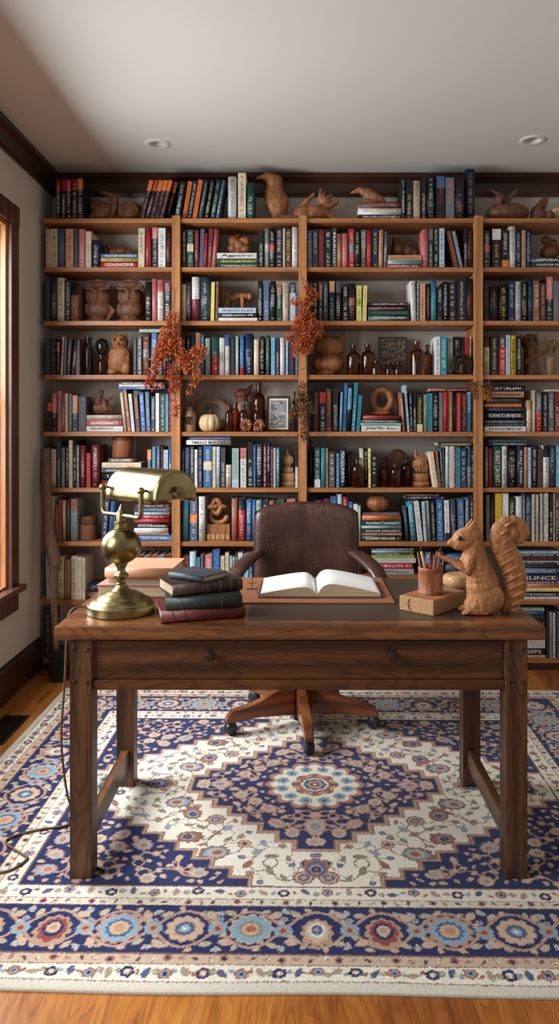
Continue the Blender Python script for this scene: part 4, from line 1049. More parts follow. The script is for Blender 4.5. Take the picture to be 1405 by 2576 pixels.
for s in (-1, 1):
    pts = [along(s*.008, 0, AZ), along(s*.06, 0, AZ), along(s*.10, 0, AZ), along(s*.112, 0, AZ+.012), along(s*.113, 0, AZ+.03), along(s*.113, 0, AZ+.082)]
    mobj('yoke_arm', tube(pts, .0074, 14, 6), M['brass'], lamp)
    kn = bmesh.new(); bmesh.ops.create_uvsphere(kn, u_segments=20, v_segments=12, radius=.0118); mobj('yoke_knob', bm_mesh(kn, smooth=True), M['brass'], lamp, along(s*.113, 0, AZ+.084))
    mobj('pivot_pin', tube([along(s*.113, 0, AZ+.084), along(s*.113, .022, AZ+.084)], .004, 10, 1), M['brass'], lamp)
def shade():
    Lh, W, Hh, sk = .150, .082, .088, .018
    secs = []
    for t, k in ((-Lh, .02), (-Lh, .5), (-Lh, .86), (-Lh+.002, .92), (-Lh+.007, .965), (-Lh+.015, .99), (-Lh+.026, 1), (0, 1), (Lh-.026, 1), (Lh-.015, .99), (Lh-.007, .965), (Lh-.002, .92), (Lh, .86), (Lh, .5), (Lh, .02)): secs.append((t, k))
    bm = bmesh.new(); rows = []
    for t, k in secs:
        row = [bm.verts.new((t, -W*k, -sk*k))]
        for i in range(25):
            ph = PI-PI*i/24
            row.append(bm.verts.new((t, W*k*math.cos(ph), Hh*k*math.sin(ph)**.9)))
        row.append(bm.verts.new((t, W*k, -sk*k))); rows.append(row)
    for a, b in zip(rows, rows[1:]):
        for i in range(len(a)-1): bm.faces.new((a[i], a[i+1], b[i+1], b[i]))
    me = bm_mesh(bm, smooth=True)
    return me
so = mobj('lamp_shade', shade(), M['brass'], lamp, along(.018, .098, .368), (0, 0, YA))
md = so.modifiers.new('s', 'SOLIDIFY'); md.thickness = .002; md.offset = -1
kn = lathe([(.006, 0), (.006, .008), (.011, .010), (.013, .014), (.013, .017), (.009, .020), (.010, .024), (.006, .028), (0, .029)], 24)
for s in (-1, 1): mobj('end_knob', kn.copy(), M['brass'], so, (s*.150, -.004, .022), (0, s*PI/2, 0))
mobj('bulb_tube', lathe([(0, -.09), (.012, -.088), (.014, -.08), (.014, .08), (.012, .088), (0, .09)], 20), M['white'], so, (0, 0, .03), (0, PI/2, 0))
# cord
cp = [(-.662, 2.440, DZ+.004), (-.690, 2.446, DZ+.006), (-.716, 2.43, DZ+.006), (-.731, 2.41, DZ-.006), (-.737, 2.40, DZ-.05), (-.741, 2.39, .55), (-.752, 2.39, .36), (-.744, 2.42, .18), (-.742, 2.5, .06), (-.755, 2.54, .020), (-.79, 2.52, .0145), (-.86, 2.50, .0145), (-.93, 2.46, .0145), (-.94, 2.42, .0145), (-.87, 2.36, .0145), (-.84, 2.33, .0145), (-.87, 2.27, .0145), (-.93, 2.25, .0145)]
tag(mobj('lamp_cord', tube(cp, .0036, 8, 8), M['cord']), 'thin brown cord hanging off the left desk edge down onto the rug', 'cord')
# ---------------------------------------------------------------- books lying on the desk
def desk_book(label, p0, ang, L_, D_, T_, z, mats, pagemat='pagesz', ribs=(), name='book', group=None, rz_extra=0, titles=None):
    """spine runs from p0 along angle ang (deg); depth is to the left-hand normal; thickness T_ from z"""
    t = thing(name, label, 'book', (p0[0], p0[1], z), math.radians(ang), group)
    b = .003
    bm = bmesh.new()
    # wrap-around case: bottom board, rounded spine, top board as one continuous C section
    n = 10; prof = []
    for i in range(n+1):
        a = -PI/2+PI*i/n; prof.append((-.010*math.cos(a)*1.0, T_/2+T_/2*math.sin(a)))
    outer = [(D_, 0)]+[(x+.004, zz_) for x, zz_ in prof]+[(D_, T_)]
    inner = [(D_, b)]+[(x+.004+b*.8, max(b, min(T_-b, zz_))) for x, zz_ in prof]+[(D_, T_-b)]
    O = [[bm.verts.new((x, y, z_)) for x in (0, L_)] for y, z_ in outer]; I = [[bm.verts.new((x, y, z_)) for x in (0, L_)] for y, z_ in inner]
    m = len(outer)
    for i in range(m-1):
        f = bm.faces.new((O[i][0], O[i][1], O[i+1][1], O[i+1][0])); f.smooth = 0 < i < m-2
        bm.faces.new((I[i][0], I[i+1][0], I[i+1][1], I[i][1]))
        for e in (0, 1): bm.faces.new((O[i][e], O[i+1][e], I[i+1][e], I[i][e]))
    for i in (0, m-1): bm.faces.new((O[i][0], I[i][0], I[i][1], O[i][1]))
    mobj('cover', bm_mesh(bm), mats[0], t)
    mobj('pages', box(.005, L_-.005, .006, D_-.006, b, T_-b, .0008), M[pagemat], t)
    for r, wdt, mt in ribs:
        prs = [(x-.0006*(1 if x < 0 else 0)+.004, T_/2+(zz_-T_/2)*1.01) for x, zz_ in prof]
        bm = bmesh.new()
        for k in range(len(prs)-1):
            (y0, z0_), (y1, z1_) = prs[k], prs[k+1]
            bm.faces.new([bm.verts.new(v) for v in ((r, y0-.0006, z0_), (r+wdt, y0-.0006, z0_), (r+wdt, y1-.0006, z1_), (r, y1-.0006, z1_))])
        o = mobj('raised_band' if mt is mats[0] else 'gilt_band', bm_mesh(bm), mt, t)
    return t
def lmat(nm, c, v=.2, rough=.5): return plain(nm, L(*c), rough, bumps=.35, scale=70, var=v)
red, grn, brn, blu, tn, gilt = lmat('red_bookcloth', (112, 40, 36)), lmat('green_bookcloth', (40, 52, 48)), lmat('brown_bookleather', (62, 38, 28)), lmat('blue_bookcloth', (72, 80, 92), .25), lmat('tan_bookcover', (214, 156, 122), .08), lmat('gilt', (150, 116, 78), .3, .4)
gd = 'old books stacked beside the lamp'
g1 = [(x, .002, gilt) for x in (.030, .034, .066, .068, .100)]
desk_book('dark red old book, lowest in the stack right of the brass lamp', (-.409, 2.250), 15.5, .256, .165, .036, DZ+.0014, [red], ribs=g1, group=gd)
desk_book('dark green old book between the red and brown books beside the lamp', (-.398, 2.262), 11, .232, .160, .036, DZ+.0378, [grn], ribs=[(x, .0016, gilt) for x in (.045, .168)], group=gd)
desk_book('brown leather book with gilt bands on the green book beside the lamp', (-.380, 2.276), 26.5, .228, .155, .036, DZ+.0742, [brn],
          ribs=[(x, .0016, gilt) for x in (.008, .012, .040, .044, .066, .070, .096, .100, .108, .112, .150, .154, .186, .190, .214, .218)], group=gd)
desk_book('small worn blue grey book lying on top of the brown leather book', (-.408, 2.392), -35, .146, .112, .020, DZ+.1106, [blu], group=gd)
gr = 'pale books stacked behind the lamp'
desk_book('pale book with pink cover, lowest in the stack behind the lamp', (-.700+.292*.9976+.185*.07, 2.612-.292*.07+.185*.9976), 176, .292, .185, .040, DZ+.0014, [lmat('pink_board', (190, 130, 118), .1)], 'pagesz', group=gr)
desk_book('white covered book in the middle of the stack behind the lamp', (-.668+.232+.01, 2.618-.012+.18), 177, .232, .18, .029, DZ+.0418, [lmat('white_board', (216, 206, 196), .06)], 'pagesz', group=gr)
desk_book('large tan clothbound book on top of the stack behind the lamp', (-.664, 2.588), -3.0, .236, .205, .034, DZ+.0712, [tn], group=gr)

# desk pad, open book
tag(mobj('desk_pad', box(-.262, .325, 2.500, 2.916, DZ+.0016, DZ+.0066, .0015), M['tan']), 'tan leather desk pad under the open book', 'desk pad')
PZ = DZ+.0068
ob = thing('open_book', 'open book with blank white pages lying on the tan desk pad', 'book', (.066, 2.567, PZ))
mobj('cover', box(-.202, .226, -.003, .272, 0, .0035, .001), lmat('grey_board', (84, 66, 54)), ob)
def half(s, W, H, e):
    n = 26; top = []
    for i in range(n+1):
        u = i/n
        z = .0036 + (H*(1-math.exp(-u*14))*(1-.80*(max(0, u-.16)/.84)**1.25) if u > 0 else .004) + e*u*.35
        top.append((s*W*u, z))
    poly = [(0.0, .0036)]+top+[(s*W*1.0, .0036)]
    poly = [poly[0]]+top+[poly[-1]]
    bm = bmesh.new(); nb = 40
    A = [bm.verts.new((x, 0, z)) for x, z in poly]; B = [bm.verts.new((x, .268, z)) for x, z in poly]
    for i in range(1, len(poly)-2):
        f = bm.faces.new((A[i], A[i+1], B[i+1], B[i])); f.smooth = True; f.material_index = 0
    f = bm.faces.new((A[-2], A[-1], B[-1], B[-2])); f.material_index = 1
    f = bm.faces.new(A[::-1]); f.material_index = 1
    f = bm.faces.new(B); f.material_index = 1
    f = bm.faces.new((A[0], B[0], B[-1], A[-1])); f.material_index = 1
    f = bm.faces.new((A[0], A[1], B[1], B[0])); f.material_index = 1
    o = mobj('page_block', bm_mesh(bm), [M['paper'], M['pagesz']], ob)
half(-1, .192, .034, .010); half(1, .218, .046, .006)
mobj('bookmark_ribbon', tube([(-.206, .05, .004), (-.215, .10, .010), (-.21, .16, .006), (-.2, .22, .004)], .0012, 6), M['black'], ob)
t = thing('wire_stand', 'tiny dark wire stand on the pad at the left of the open book', 'wire stand', (wx(634, 2.70), 2.70, PZ))
mobj('upright', tube([(0, 0, .001), (0, 0, .03), (0, .002, .05)], .0014, 6), M['black'], t)
mobj('foot', tube([(-.022, -.002, .0015), (0, 0, .0015), (.02, -.004, .0015)], .0014, 6), M['black'], t)
mobj('cross_wire', tube([(-.018, 0, .024), (0, 0, .022), (.018, .002, .026)], .001, 6), M['black'], t)

# block with the pencil cup
bk = thing('wooden_block', 'rough cut wooden book-shaped block under the leather pencil cup', 'wooden block', (.423, 2.335, DZ+.0014), math.radians(-42))
bm = bmesh.new(); box_bm(bm, -.128, 0, 0, .200, 0, .047, .004, 3)
for v in bm.verts:
    if abs(v.co.x+.064) < .066 and v.co.y < .01: v.co.y += .0
mobj('body', bm_mesh(bm), M['raw'], bk); mobj('top_face', box(-.124, -.004, .004, .196, .0472, .0480), M['rawtop'], bk)
mobj('carved_arc', tube([(-.088, -.0005, .044), (-.094, -.002, .03), (-.092, -.002, .014), (-.084, -.0005, .004)], .0015, 6), M['rawtop'], bk)
CX, CY, CZ2 = .433, 2.447, DZ+.0494
cup = thing('pencil_cup', 'round brown leather pencil cup standing on the rough wooden block', 'pencil cup', (CX, CY, CZ2))
mobj('cup', lathe([(0, 0), (.0385, 0), (.040, .002), (.0405, .006), (.0395, .008), (.0395, .074), (.0405, .076), (.0405, .084), (.0390, .086), (.0370, .085), (.0365, .006), (0, .006)], 48), M['cup'], cup)
mobj('seam_panel', box(.006, .026, -.0400, -.0345, .012, .072, .001), M['cup'], cup)
PC = [('bamboo pencil with dark point leaning left in the pencil cup', -.004, -.012, -.020, .004, .150, .0048, (206, 150, 96)), ('dark brown pencil at the left rim of the cup', -.018, 0, -.034, .0, .128, .004, (110, 72, 48)),
      ('red pencil near the middle of the cup', .002, .006, .0, .012, .124, .0034, (168, 48, 52)), ('pinkish pencil right of the red one in the cup', .006, -.008, .010, -.004, .118, .0034, (186, 108, 108)),
      ('thick grey brush leaning right in the cup', .012, .0, .026, .004, .144, .0056, (132, 112, 98)), ('maroon pencil leaning right beside the grey brush', .008, .01, .019, .014, .126, .0036, (120, 56, 50)),
      ('round wooden tool at the right rim of the cup', .02, .008, .033, .004, .108, .0062, (124, 80, 62)), ('blue pencil at far left of the cup', -.022, .014, -.031, .022, .115, .0032, (58, 84, 122)), ('white pencil behind the pinkish one in the cup', .0, .018, .004, .024, .112, .003, (200, 180, 160))]
for lab, x0, y0, x1, y1, ln, r, c in PC:
    d = Vector((x1-x0, y1-y0, .085)).normalized(); p0 = Vector((x0, y0, .0075+r*.2)); t = thing('pencil', lab, 'pencil', (CX+p0.x, CY+p0.y, CZ2+p0.z), 0, 'pencils in the cup')
    d *= 1; e = d*(ln*.87); mobj('shaft', tube([(0, 0, 0), tuple(e*.5), tuple(e)], r, 8, 1), plain('pencil_paint', L(*c), .45, var=.1), t)
    mobj('tip', tube([tuple(e*1.0), tuple(d*(ln*.955)), tuple(d*ln)], [r*.98, r*.55, r*.12], 8, 1), M['carve3'] if r < .0045 else M['peg'], t)
t = thing('stacked_discs', "round pale wooden disc on a dark stone disc behind the squirrel's paw", 'stacked discs', (.571, 2.66, DZ+.0014))
mobj('stone_disc', lathe([(0, 0), (.054, 0), (.059, .006), (.060, .016), (.056, .028), (0, .028)], 36), M['stone'], t)
mobj('wooden_disc', lathe([(.050, .0285), (.056, .036), (.057, .050), (.052, .064), (.040, .070), (.030, .068), (0, .068)], 36), M['carve3'], t)

# ---------------------------------------------------------------- carvings
def sculpt(blobs, voxel=.004, ratio=1.0, smooth=4, flat=True, clampz=True):
    bm = bmesh.new()
    for b in blobs:
        if b[0] == 'e':
            _, c, r, rot = b
            m = Matrix.Translation(c) @ Matrix.Rotation(math.radians(rot), 4, 'Y') @ Matrix.Diagonal((r[0], r[1], r[2], 1))
            bmesh.ops.create_icosphere(bm, subdivisions=3, radius=1, matrix=m)
        elif b[0] == 'c':
            _, p, r0, q, r1, fy = b
            p, q = Vector(p), Vector(q); n = max(3, int((q-p).length/(min(r0, r1)*.45+1e-6))); n = min(n, 14)
            for i in range(n+1):
                t = i/n; r = r0+(r1-r0)*t
                m = Matrix.Translation(p.lerp(q, t)) @ Matrix.Diagonal((r, r*fy, r, 1))
                bmesh.ops.create_icosphere(bm, subdivisions=2, radius=1, matrix=m)
        elif b[0] == 'b':
            _, x0, x1, y0, y1, z0, z1 = b; box_bm(bm, x0, x1, y0, y1, z0, z1)
    me = bpy.data.meshes.new('s'); bm.to_mesh(me); bm.free()
    o = bpy.data.objects.new('s', me); COL.objects.link(o)
    m = o.modifiers.new('r', 'REMESH'); m.mode = 'VOXEL'; m.voxel_size = voxel
    if smooth: m = o.modifiers.new('s', 'SMOOTH'); m.factor = .5; m.iterations = smooth
    if ratio < 1: m = o.modifiers.new('d', 'DECIMATE'); m.ratio = ratio
    bpy.context.view_layer.update()
    r = bpy.data.meshes.new_from_object(o.evaluated_get(bpy.context.evaluated_depsgraph_get()))
    COL.objects.unlink(o); bpy.data.objects.remove(o)
    r.materials.clear()
    for v in r.vertices:
        if clampz and v.co.z < 0: v.co.z = 0
    zm = min(v.co.z for v in r.vertices)
    if clampz and 0 < zm < .004:
        for v in r.vertices: v.co.z -= zm
    r.polygons.foreach_set('use_smooth', [not flat]*len(r.polygons))
    return r
class Fig:
    """carving laid out in photograph pixels at its own distance; z = 0 is its base line"""
    def __init__(s, ox, base, Y=4.30): s.ox, s.base, s.Y, s.S, s.b = ox, base, Y, FP/Y, []
    def P(s, x, y, dy=0): return ((x-s.ox)/s.S, dy/s.S, (s.base-y)/s.S)
    def e(s, x, y, rx, ry, rd=None, dy=0, rot=0): s.b.append(('e', s.P(x, y, dy), (rx/s.S, (rd or min(rx, ry))/s.S, ry/s.S), rot)); return s
    def c(s, x0, y0, r0, x1, y1, r1, d0=0, d1=0, fy=1.0): s.b.append(('c', s.P(x0, y0, d0), r0/s.S, s.P(x1, y1, d1), r1/s.S, fy)); return s
    def box(s, x0, x1, y0, y1, d): a = s.P(x0, y1, -d); b = s.P(x1, y0, d); s.b.append(('b', a[0], b[0], a[1], b[1], a[2], b[2])); return s
    def sub(s, part, name, mat, parent, **k): return mobj(name, sculpt(part.b, clampz=False, **k), mat, parent)
    def done(s, name, label, cat, mat, z0, group=None, body='body', **k):
        t = thing(name, label, cat, (wx(s.ox, s.Y), s.Y, z0+.0004), 0, group)
        mobj(body, sculpt(s.b, **k), mat, t); s.t = t; return t
    def eye(s, x, y, r, d, mat='eye', ring=None):
        p = s.P(x, y, -d)
        if ring: mobj('eye_ring', sph_mesh(r/s.S*1.35, .5), M[ring], s.t, p)
        q = (p[0], p[1]-(r/s.S*.45 if ring else 0), p[2]); mobj('eye', sph_mesh(r/s.S, .7), M[mat], s.t, q)
def sph_mesh(r, fy=1):
    bm = bmesh.new(); bmesh.ops.create_uvsphere(bm, u_segments=18, v_segments=12, radius=r, matrix=Matrix.Diagonal((1, fy, 1, 1))); return bm_mesh(bm, smooth=True)
def fan(f, pts, r0, r1, fy=1):
    for x0, y0, x1, y1 in pts: f.c(x0, y0, r0, x1, y1, r1, fy=fy)

# the big squirrel on the desk
f = Fig(1211, 1556, 2.375)
def q(cx, cy): return 985+cx/3.345, 1220+cy/3.345
def fe(cx, cy, rx, ry, rd, dy=0, rot=0): x, y = q(cx, cy); f.e(x, y, rx/3.345, ry/3.345, rd/3.345, dy/3.345, rot)
def fc(x0, y0, r0, x1, y1, r1, d0=0, d1=0, fy=1): a, b = q(x0, y0), q(x1, y1); f.c(a[0], a[1], r0/3.345, b[0], b[1], r1/3.345, d0/3.345, d1/3.345, fy)
fe(775, 990, 150, 145, 125); fe(760, 900, 140, 150, 115); fc(768, 880, 136, 706, 690, 106, fy=.95); fc(706, 690, 104, 686, 550, 90, fy=.95)
fe(690, 1060, 90, 75, 100)
fe(625, 500, 120, 102, 86, rot=-12); fc(590, 512, 76, 508, 530, 42, fy=.85); fc(508, 528, 38, 484, 532, 25); fe(690, 485, 80, 90, 78); fe(560, 550, 60, 45, 55)
for d in (-38, 42): fc(652, 430, 42, 676, 376, 28, d, d*1.15, .6); fc(676, 376, 28, 686, 334, 8, d*1.15, d*1.25, .6)
for d in (-62, 62):
    fc(655, 660, 62, 625, 735, 52, d*.8, d, 1); fc(620, 745, 50, 540, 705, 32, d, d*.75); fc(540, 705, 31, 470, 668, 22, d*.75, d*.5); fc(470, 668, 22, 430, 655, 15, d*.5, d*.42)
    for k, (ax, ay, aw) in enumerate(((372, 648, 0), (382, 662, 8), (398, 672, 16), (425, 682, -10))): fc(440, 658, 11, ax, ay, 6, d*.42+aw*.3, d*.3+aw)
for d in (-70, 75):
    fc(770, 1085, 55, 640, 1092, 36, d*.8, d*.9, .9); fc(640, 1092, 34, 588, 1105, 22, d*.9, d)
    for w_ in (-16, 0, 16): fc(620, 1100, 18, 582, 1112, 12, d+w_, d+w_*1.1)
    fe(800, 985, 128, 135, 60, d)
sq = f.done('carved_squirrel', 'large hand-carved wooden squirrel sitting on the right of the desk', 'wooden squirrel', M['squir'], DZ+.0014, voxel=.0026, ratio=.022, smooth=8)
f2 = Fig(1211, 1556, 2.375); f_, f = f, f2
tailp = [(955, 1085, 62), (1000, 1030, 84), (1030, 960, 94), (1042, 890, 97), (1038, 820, 98), (1022, 750, 100), (995, 685, 102), (965, 625, 102), (935, 560, 104), (918, 500, 100), (925, 435, 92), (965, 385, 76), (1025, 372, 70), (1075, 400, 72), (1098, 445, 66), (1080, 490, 56), (1045, 510, 44)]
for i, (a, b) in enumerate(zip(tailp, tailp[1:])):
    g_ = 1.04 if i < 12 else 1.0
    fc(a[0], a[1], a[2]*(.84 if i < 12 else 1), b[0], b[1], b[2]*g_, 8, 8, .72)
for (x0, y0, x1, y1) in ((880, 560, 985, 490), (893, 640, 1010, 570), (905, 720, 1030, 640), (925, 790, 1060, 715), (945, 855, 1085, 785), (955, 925, 1098, 860), (962, 995, 1108, 935), (968, 1060, 1095, 1005), (985, 1100, 1060, 1068), (880, 480, 960, 415), (930, 400, 1010, 345)):
    fc(x0, y0, 9, (x0+x1)/2, (y0+y1)/2-6, 11, -38, -66); fc((x0+x1)/2, (y0+y1)/2-6, 11, x1, y1, 8, -66, -50)
fe(1020, 450, 62, 62, 62, 8)
mobj('tail', sculpt(f2.b, voxel=.0022, ratio=.05, smooth=2, clampz=True), M['squir'], sq)
f = f_
f.t = sq; ex, ey = q(553, 483); f.eye(ex, ey, 4.8, 24.5, ring='eyering')
ex, ey = q(478, 528); mobj('nose', sph_mesh(.0028), M['peg'], sq, f.P(ex, ey, 0))

# shelf carvings (coordinates are photograph pixels on each shelf)
Z = SHZ
cg = 'carved wooden figures on the shelves'
k_ = dict(voxel=.0035, ratio=.10, smooth=3)
f = Fig(250, 552).e(252, 525, 28, 27, 26).e(236, 507, 17, 17).c(240, 520, 9, 224, 545, 6, -10, -14).e(226, 546, 11, 6).c(270, 542, 12, 282, 510, 11).c(282, 510, 11, 282, 486, 11).c(282, 486, 10, 262, 475, 6).c(262, 475, 6, 243, 472, 3).e(232, 513, 11, 9, 18)
f.done('carved_squirrel', 'small carved squirrel with raised tail beside dark books, top shelf of left bay', 'wooden squirrel', M['carve2'], Z[0], **k_).location.x += .014; f.eye(236, 502, 2, 15)
f = Fig(322, 552).e(322, 524, 32, 28, 26); f.done('carved_ball', 'round carved wooden ball with spiral face, top shelf of left bay', 'wooden ball', M['carve2'], Z[0], voxel=.0035, ratio=.3, smooth=2).location.x += .014
for r_ in (22, 17, 12, 7): mobj('spiral_ring', tube([f.P(322+r_*math.cos(t)-2, 524+r_*.95*math.sin(t), -24-(22-r_)*.25) for t in np.linspace(0, 2*PI, 20)], .0022, 6, 2), M['carve'], f.t)
f = Fig(745, 548).c(645, 433, 3, 672, 428, 9).c(672, 428, 10, 690, 445, 22).c(690, 445, 22, 690, 470, 22, fy=.8).c(688, 470, 24, 696, 495, 32, fy=.7).c(696, 495, 32, 700, 515, 24, fy=.8).c(700, 515, 22, 695, 542, 12).e(722, 537, 34, 11, 18).e(790, 524, 38, 22, 26).e(762, 526, 26, 22, 28).c(752, 512, 9, 788, 474, 5)
f.e(815, 490, 18, 15, 16).c(822, 485, 10, 832, 478, 6).c(804, 483, 6, 806, 463, 3, -5, -6).c(812, 483, 5, 816, 466, 3, 8, 9).c(815, 510, 10, 846, 492, 8).c(812, 520, 11, 848, 542, 7, -8, -10).c(812, 520, 11, 845, 543, 7, 10, 12)
f.done('carved_squirrel', 'carved squirrel reclining with its huge curled tail, top shelf over the second post', 'wooden squirrel', M['carve'], Z[0], voxel=.0035, ratio=.07, smooth=4); f.eye(817, 483, 3, 14)
f = Fig(928, 504).c(884, 469, 3, 905, 462, 8).c(905, 462, 8, 928, 474, 15).c(928, 474, 15, 952, 492, 17).e(938, 496, 36, 9, 18).e(925, 492, 15, 12)
f.done('carved_tail', 'small curled wooden carving on three lying books, top shelf of third bay', 'wooden carving', M['carve'], Z[0]+(548-503.6)/SF, **k_)
f = Fig(1276, 546).e(1276, 520, 54, 26, 34).c(1252, 508, 15, 1255, 476, 10).e(1257, 488, 15, 20).c(1250, 470, 5, 1232, 461, 2).c(1270, 492, 9, 1298, 463, 4)
f.done('carved_duck', 'plump carved bird-like figure with two horns, top shelf of right bay', 'wooden carving', M['carve2'], Z[0], **k_); f.eye(1260, 493, 5, 14)
f = Fig(1352, 546).e(1357, 530, 24, 18).c(1350, 518, 17, 1368, 490, 10).c(1366, 500, 8, 1376, 482, 3)
f.done('carved_bird', 'smaller carved bird with raised beak right of the horned figure, top shelf', 'wooden carving', M['carve2'], Z[0], **k_); f.eye(1358, 508, 4, 14)
f = Fig(1396, 546).e(1402, 524, 22, 20); f.done('gourd', 'pale round gourd at the right edge of the top shelf', 'gourd', M['pumpc'], Z[0], **k_)
f = Fig(1383, 546, 4.235).e(1382, 532, 11, 13); f.done('carved_nut', 'small dark wooden knob in front of the pale gourd, top shelf', 'wooden carving', M['carve2'], Z[0], **k_)
f = Fig(298, 640).e(285, 628, 17, 12).e(275, 614, 8, 9).e(305, 624, 18, 13).e(325, 630, 12, 9).e(300, 635, 36, 6, 14)
f.done('carved_animal', 'low dark carved animal on three lying books, second shelf of left bay', 'wooden carving', M['carve2'], Z[1]+(675-639)/SF, **k_)
f = Fig(602, 633).e(602, 608, 24, 22, 20).e(588, 596, 15, 12, 14, -8).e(616, 597, 15, 12, 14, -8).e(586, 615, 14, 13, 14, -9).e(604, 608, 12, 12, 12, -14).e(617, 617, 14, 12, 14, -8).e(601, 624, 16, 9, 16, -5).e(597, 584, 7, 8)
f.done('carved_knot', 'round carved knot ball with stem on lying books, second shelf of second bay', 'wooden carving', M['carve'], Z[1]+(672-633.6)/SF, **k_)
f = Fig(1015, 637).e(1000, 615, 18, 21).e(995, 595, 10, 10).c(989, 590, 4, 987, 582, 2).e(1025, 618, 14, 17).e(1040, 625, 11, 12).e(1018, 603, 9, 9)
f.done('carved_animal', 'dark carved animal pair on lying books, second shelf of third bay', 'wooden carving', M['carve2'], Z[1]+(670-637)/SF, **k_)
f = Fig(1384, 644).e(1380, 622, 22, 20).e(1372, 591, 12, 11).e(1390, 600, 12, 11).e(1402, 617, 13, 12)
f.done('carved_nuts', 'cluster of carved wooden nuts on lying books, second shelf of right bay', 'wooden carving', M['carve2'], Z[1]+(669-643)/SF, **k_)
def big_owl(cx, lab, br):
    f = Fig(cx, 809).e(cx, 742, 33, 27, 26).e(cx, 774, 36, 28, 28).e(cx, 803, 36, 7, 24).e(cx, 792, 26, 12, 22)
    f.e(cx, 712, 30, 9, 16)
    for i in range(9):
        a = -64+16*i; x1 = cx+34*math.sin(math.radians(a)); y1 = 728-26*math.cos(math.radians(a)); f.c(cx+14*math.sin(math.radians(a)), 724, 6, x1, y1, 5, -6, -8, .7)
    f.c(cx, 731, 5, cx, 750, 3, -24, -27)
    for s in (-1, 1): f.c(cx+s*4, 726, 3, cx+s*30, 722, 4, -20, -14)
    if br: f.c(cx+24, 762, 5, cx+41, 778, 5, -10, -10).c(cx+41, 778, 5, cx+28, 798, 4, -10, -12)
    f.done('carved_owl', lab, 'wooden owl', M['carve2'], Z[2], 'pair of leafy-crowned owls', voxel=.0035, ratio=.12, smooth=3)
    for s in (-1, 1): f.eye(cx+s*17, 732, 4, 23.5, ring='carve')
    for r in range(3):
        for c in range(-2+r % 2, 3):
            x = cx+c*14-(7 if r % 2 else 0); y = 765+r*11
            if abs(x-cx) < 30-r*4: mobj('feather_line', tube([f.P(x-7, y, -24+abs(x-7-cx)*.35), f.P(x, y+9, -27+abs(x-cx)*.35), f.P(x+7, y, -24+abs(x+7-cx)*.35)], .0011, 5, 3), M['peg'], f.t)
big_owl(248, 'left of two round carved owls with leafy crown, third shelf of left bay', True)
big_owl(328, 'right of two round carved owls with leafy crown, third shelf of left bay', False)
f = Fig(600, 773).c(560, 723, 3, 583, 745, 7, fy=.8).c(583, 745, 8, 600, 736, 8).c(600, 736, 8, 620, 738, 9).e(629, 738, 9, 9).c(572, 748, 8, 567, 770, 6, -6, -7).c(583, 748, 5, 586, 771, 4, 6, 6).c(610, 745, 6, 610, 770, 5, -6, -6).c(619, 745, 5, 627, 768, 4, 6, 7)
f.done('wooden_dog', 'small pale wooden dog with upright tail on lying books, third shelf', 'wooden dog', M['carve'], Z[2]+(807-772.6)/SF, voxel=.0025, ratio=.2, smooth=2)
f = Fig(300, 945).e(300, 859, 23, 20, 19).c(287, 846, 6, 284, 836, 2).c(313, 846, 6, 317, 836, 2).e(300, 903, 28, 36, 24).e(300, 888, 30, 20, 24).e(286, 934, 14, 11, 14, -10).e(319, 926, 13, 18, 14, -6).c(300, 862, 4, 301, 870, 2, -19, -22).e(278, 915, 9, 26, 14).e(323, 900, 8, 24, 14)
f.done('carved_owl', 'upright carved owl with big round eyes, fourth shelf of left bay', 'wooden owl', M['carve'], Z[3], voxel=.0033, ratio=.12, smooth=3)
for s in (-1, 1): f.eye(300+s*8, 855, 3.6, 17.5, ring='carve3')
f = Fig(824, 942).e(824, 866, 36, 27, 26).c(845, 868, 15, 864, 838, 5).e(850, 870, 16, 20, 16).e(824, 912, 41, 22, 30).e(838, 912, 27, 22, 30).e(819, 936, 25, 8, 22)
f.done('carved_cat', 'smooth carved cat head on a round cushion form, fourth shelf of third bay', 'wooden carving', M['carve'], Z[3], voxel=.0035, ratio=.07, smooth=4)
f = Fig(1335, 941).e(1331, 855, 21, 21, 19).c(1315, 843, 3, 1305, 831, 1).c(1345, 842, 3, 1352, 831, 1).c(1333, 880, 17, 1335, 932, 19).c(1318, 905, 8, 1354, 884, 7, -14, -12).e(1337, 937, 26, 5, 20).c(1331, 855, 4, 1332, 866, 2, -18, -19)
f.done('carved_owl', 'carved owl on a wooden stand beside yellow book, fourth shelf of right bay', 'wooden owl', M['carve2'], Z[3], voxel=.0033, ratio=.12, smooth=3)
for s in (-1, 1): f.eye(1333+s*7, 852, 5, 17)
f = Fig(255, 1043).c(255, 985, 6, 246, 1010, 12).e(250, 1026, 24, 17, 18).c(262, 1012, 6, 281, 997, 4).e(272, 1028, 14, 15).c(262, 1005, 5, 270, 1030, 8, -10, -10)
f.done('carved_figure', 'dark carved figure with pointed head on lying books, fifth shelf of left bay', 'wooden carving', M['carve2'], Z[4]+(1087-1044)/SF, **k_)
f = Fig(960, 1043)
for i in range(24):
    a = 2*PI*i/24; b = 2*PI*(i+1)/24; f.c(960+23*math.cos(a), 1004+26*math.sin(a), 9.5, 960+23*math.cos(b), 1004+26*math.sin(b), 9.5, fy=1.3)
f.e(958, 1037, 28, 6, 16); f.done('carved_ring', 'upright carved wooden ring on lying books, fifth shelf of third bay', 'wooden ring', M['carve'], Z[4]+(1085-1044)/SF, **k_)
S4 = FP/4.30
def px_lathe(prof, S=S4, n=32, **k): return lathe([(r/S, z/S) for r, z in prof], n, **k)
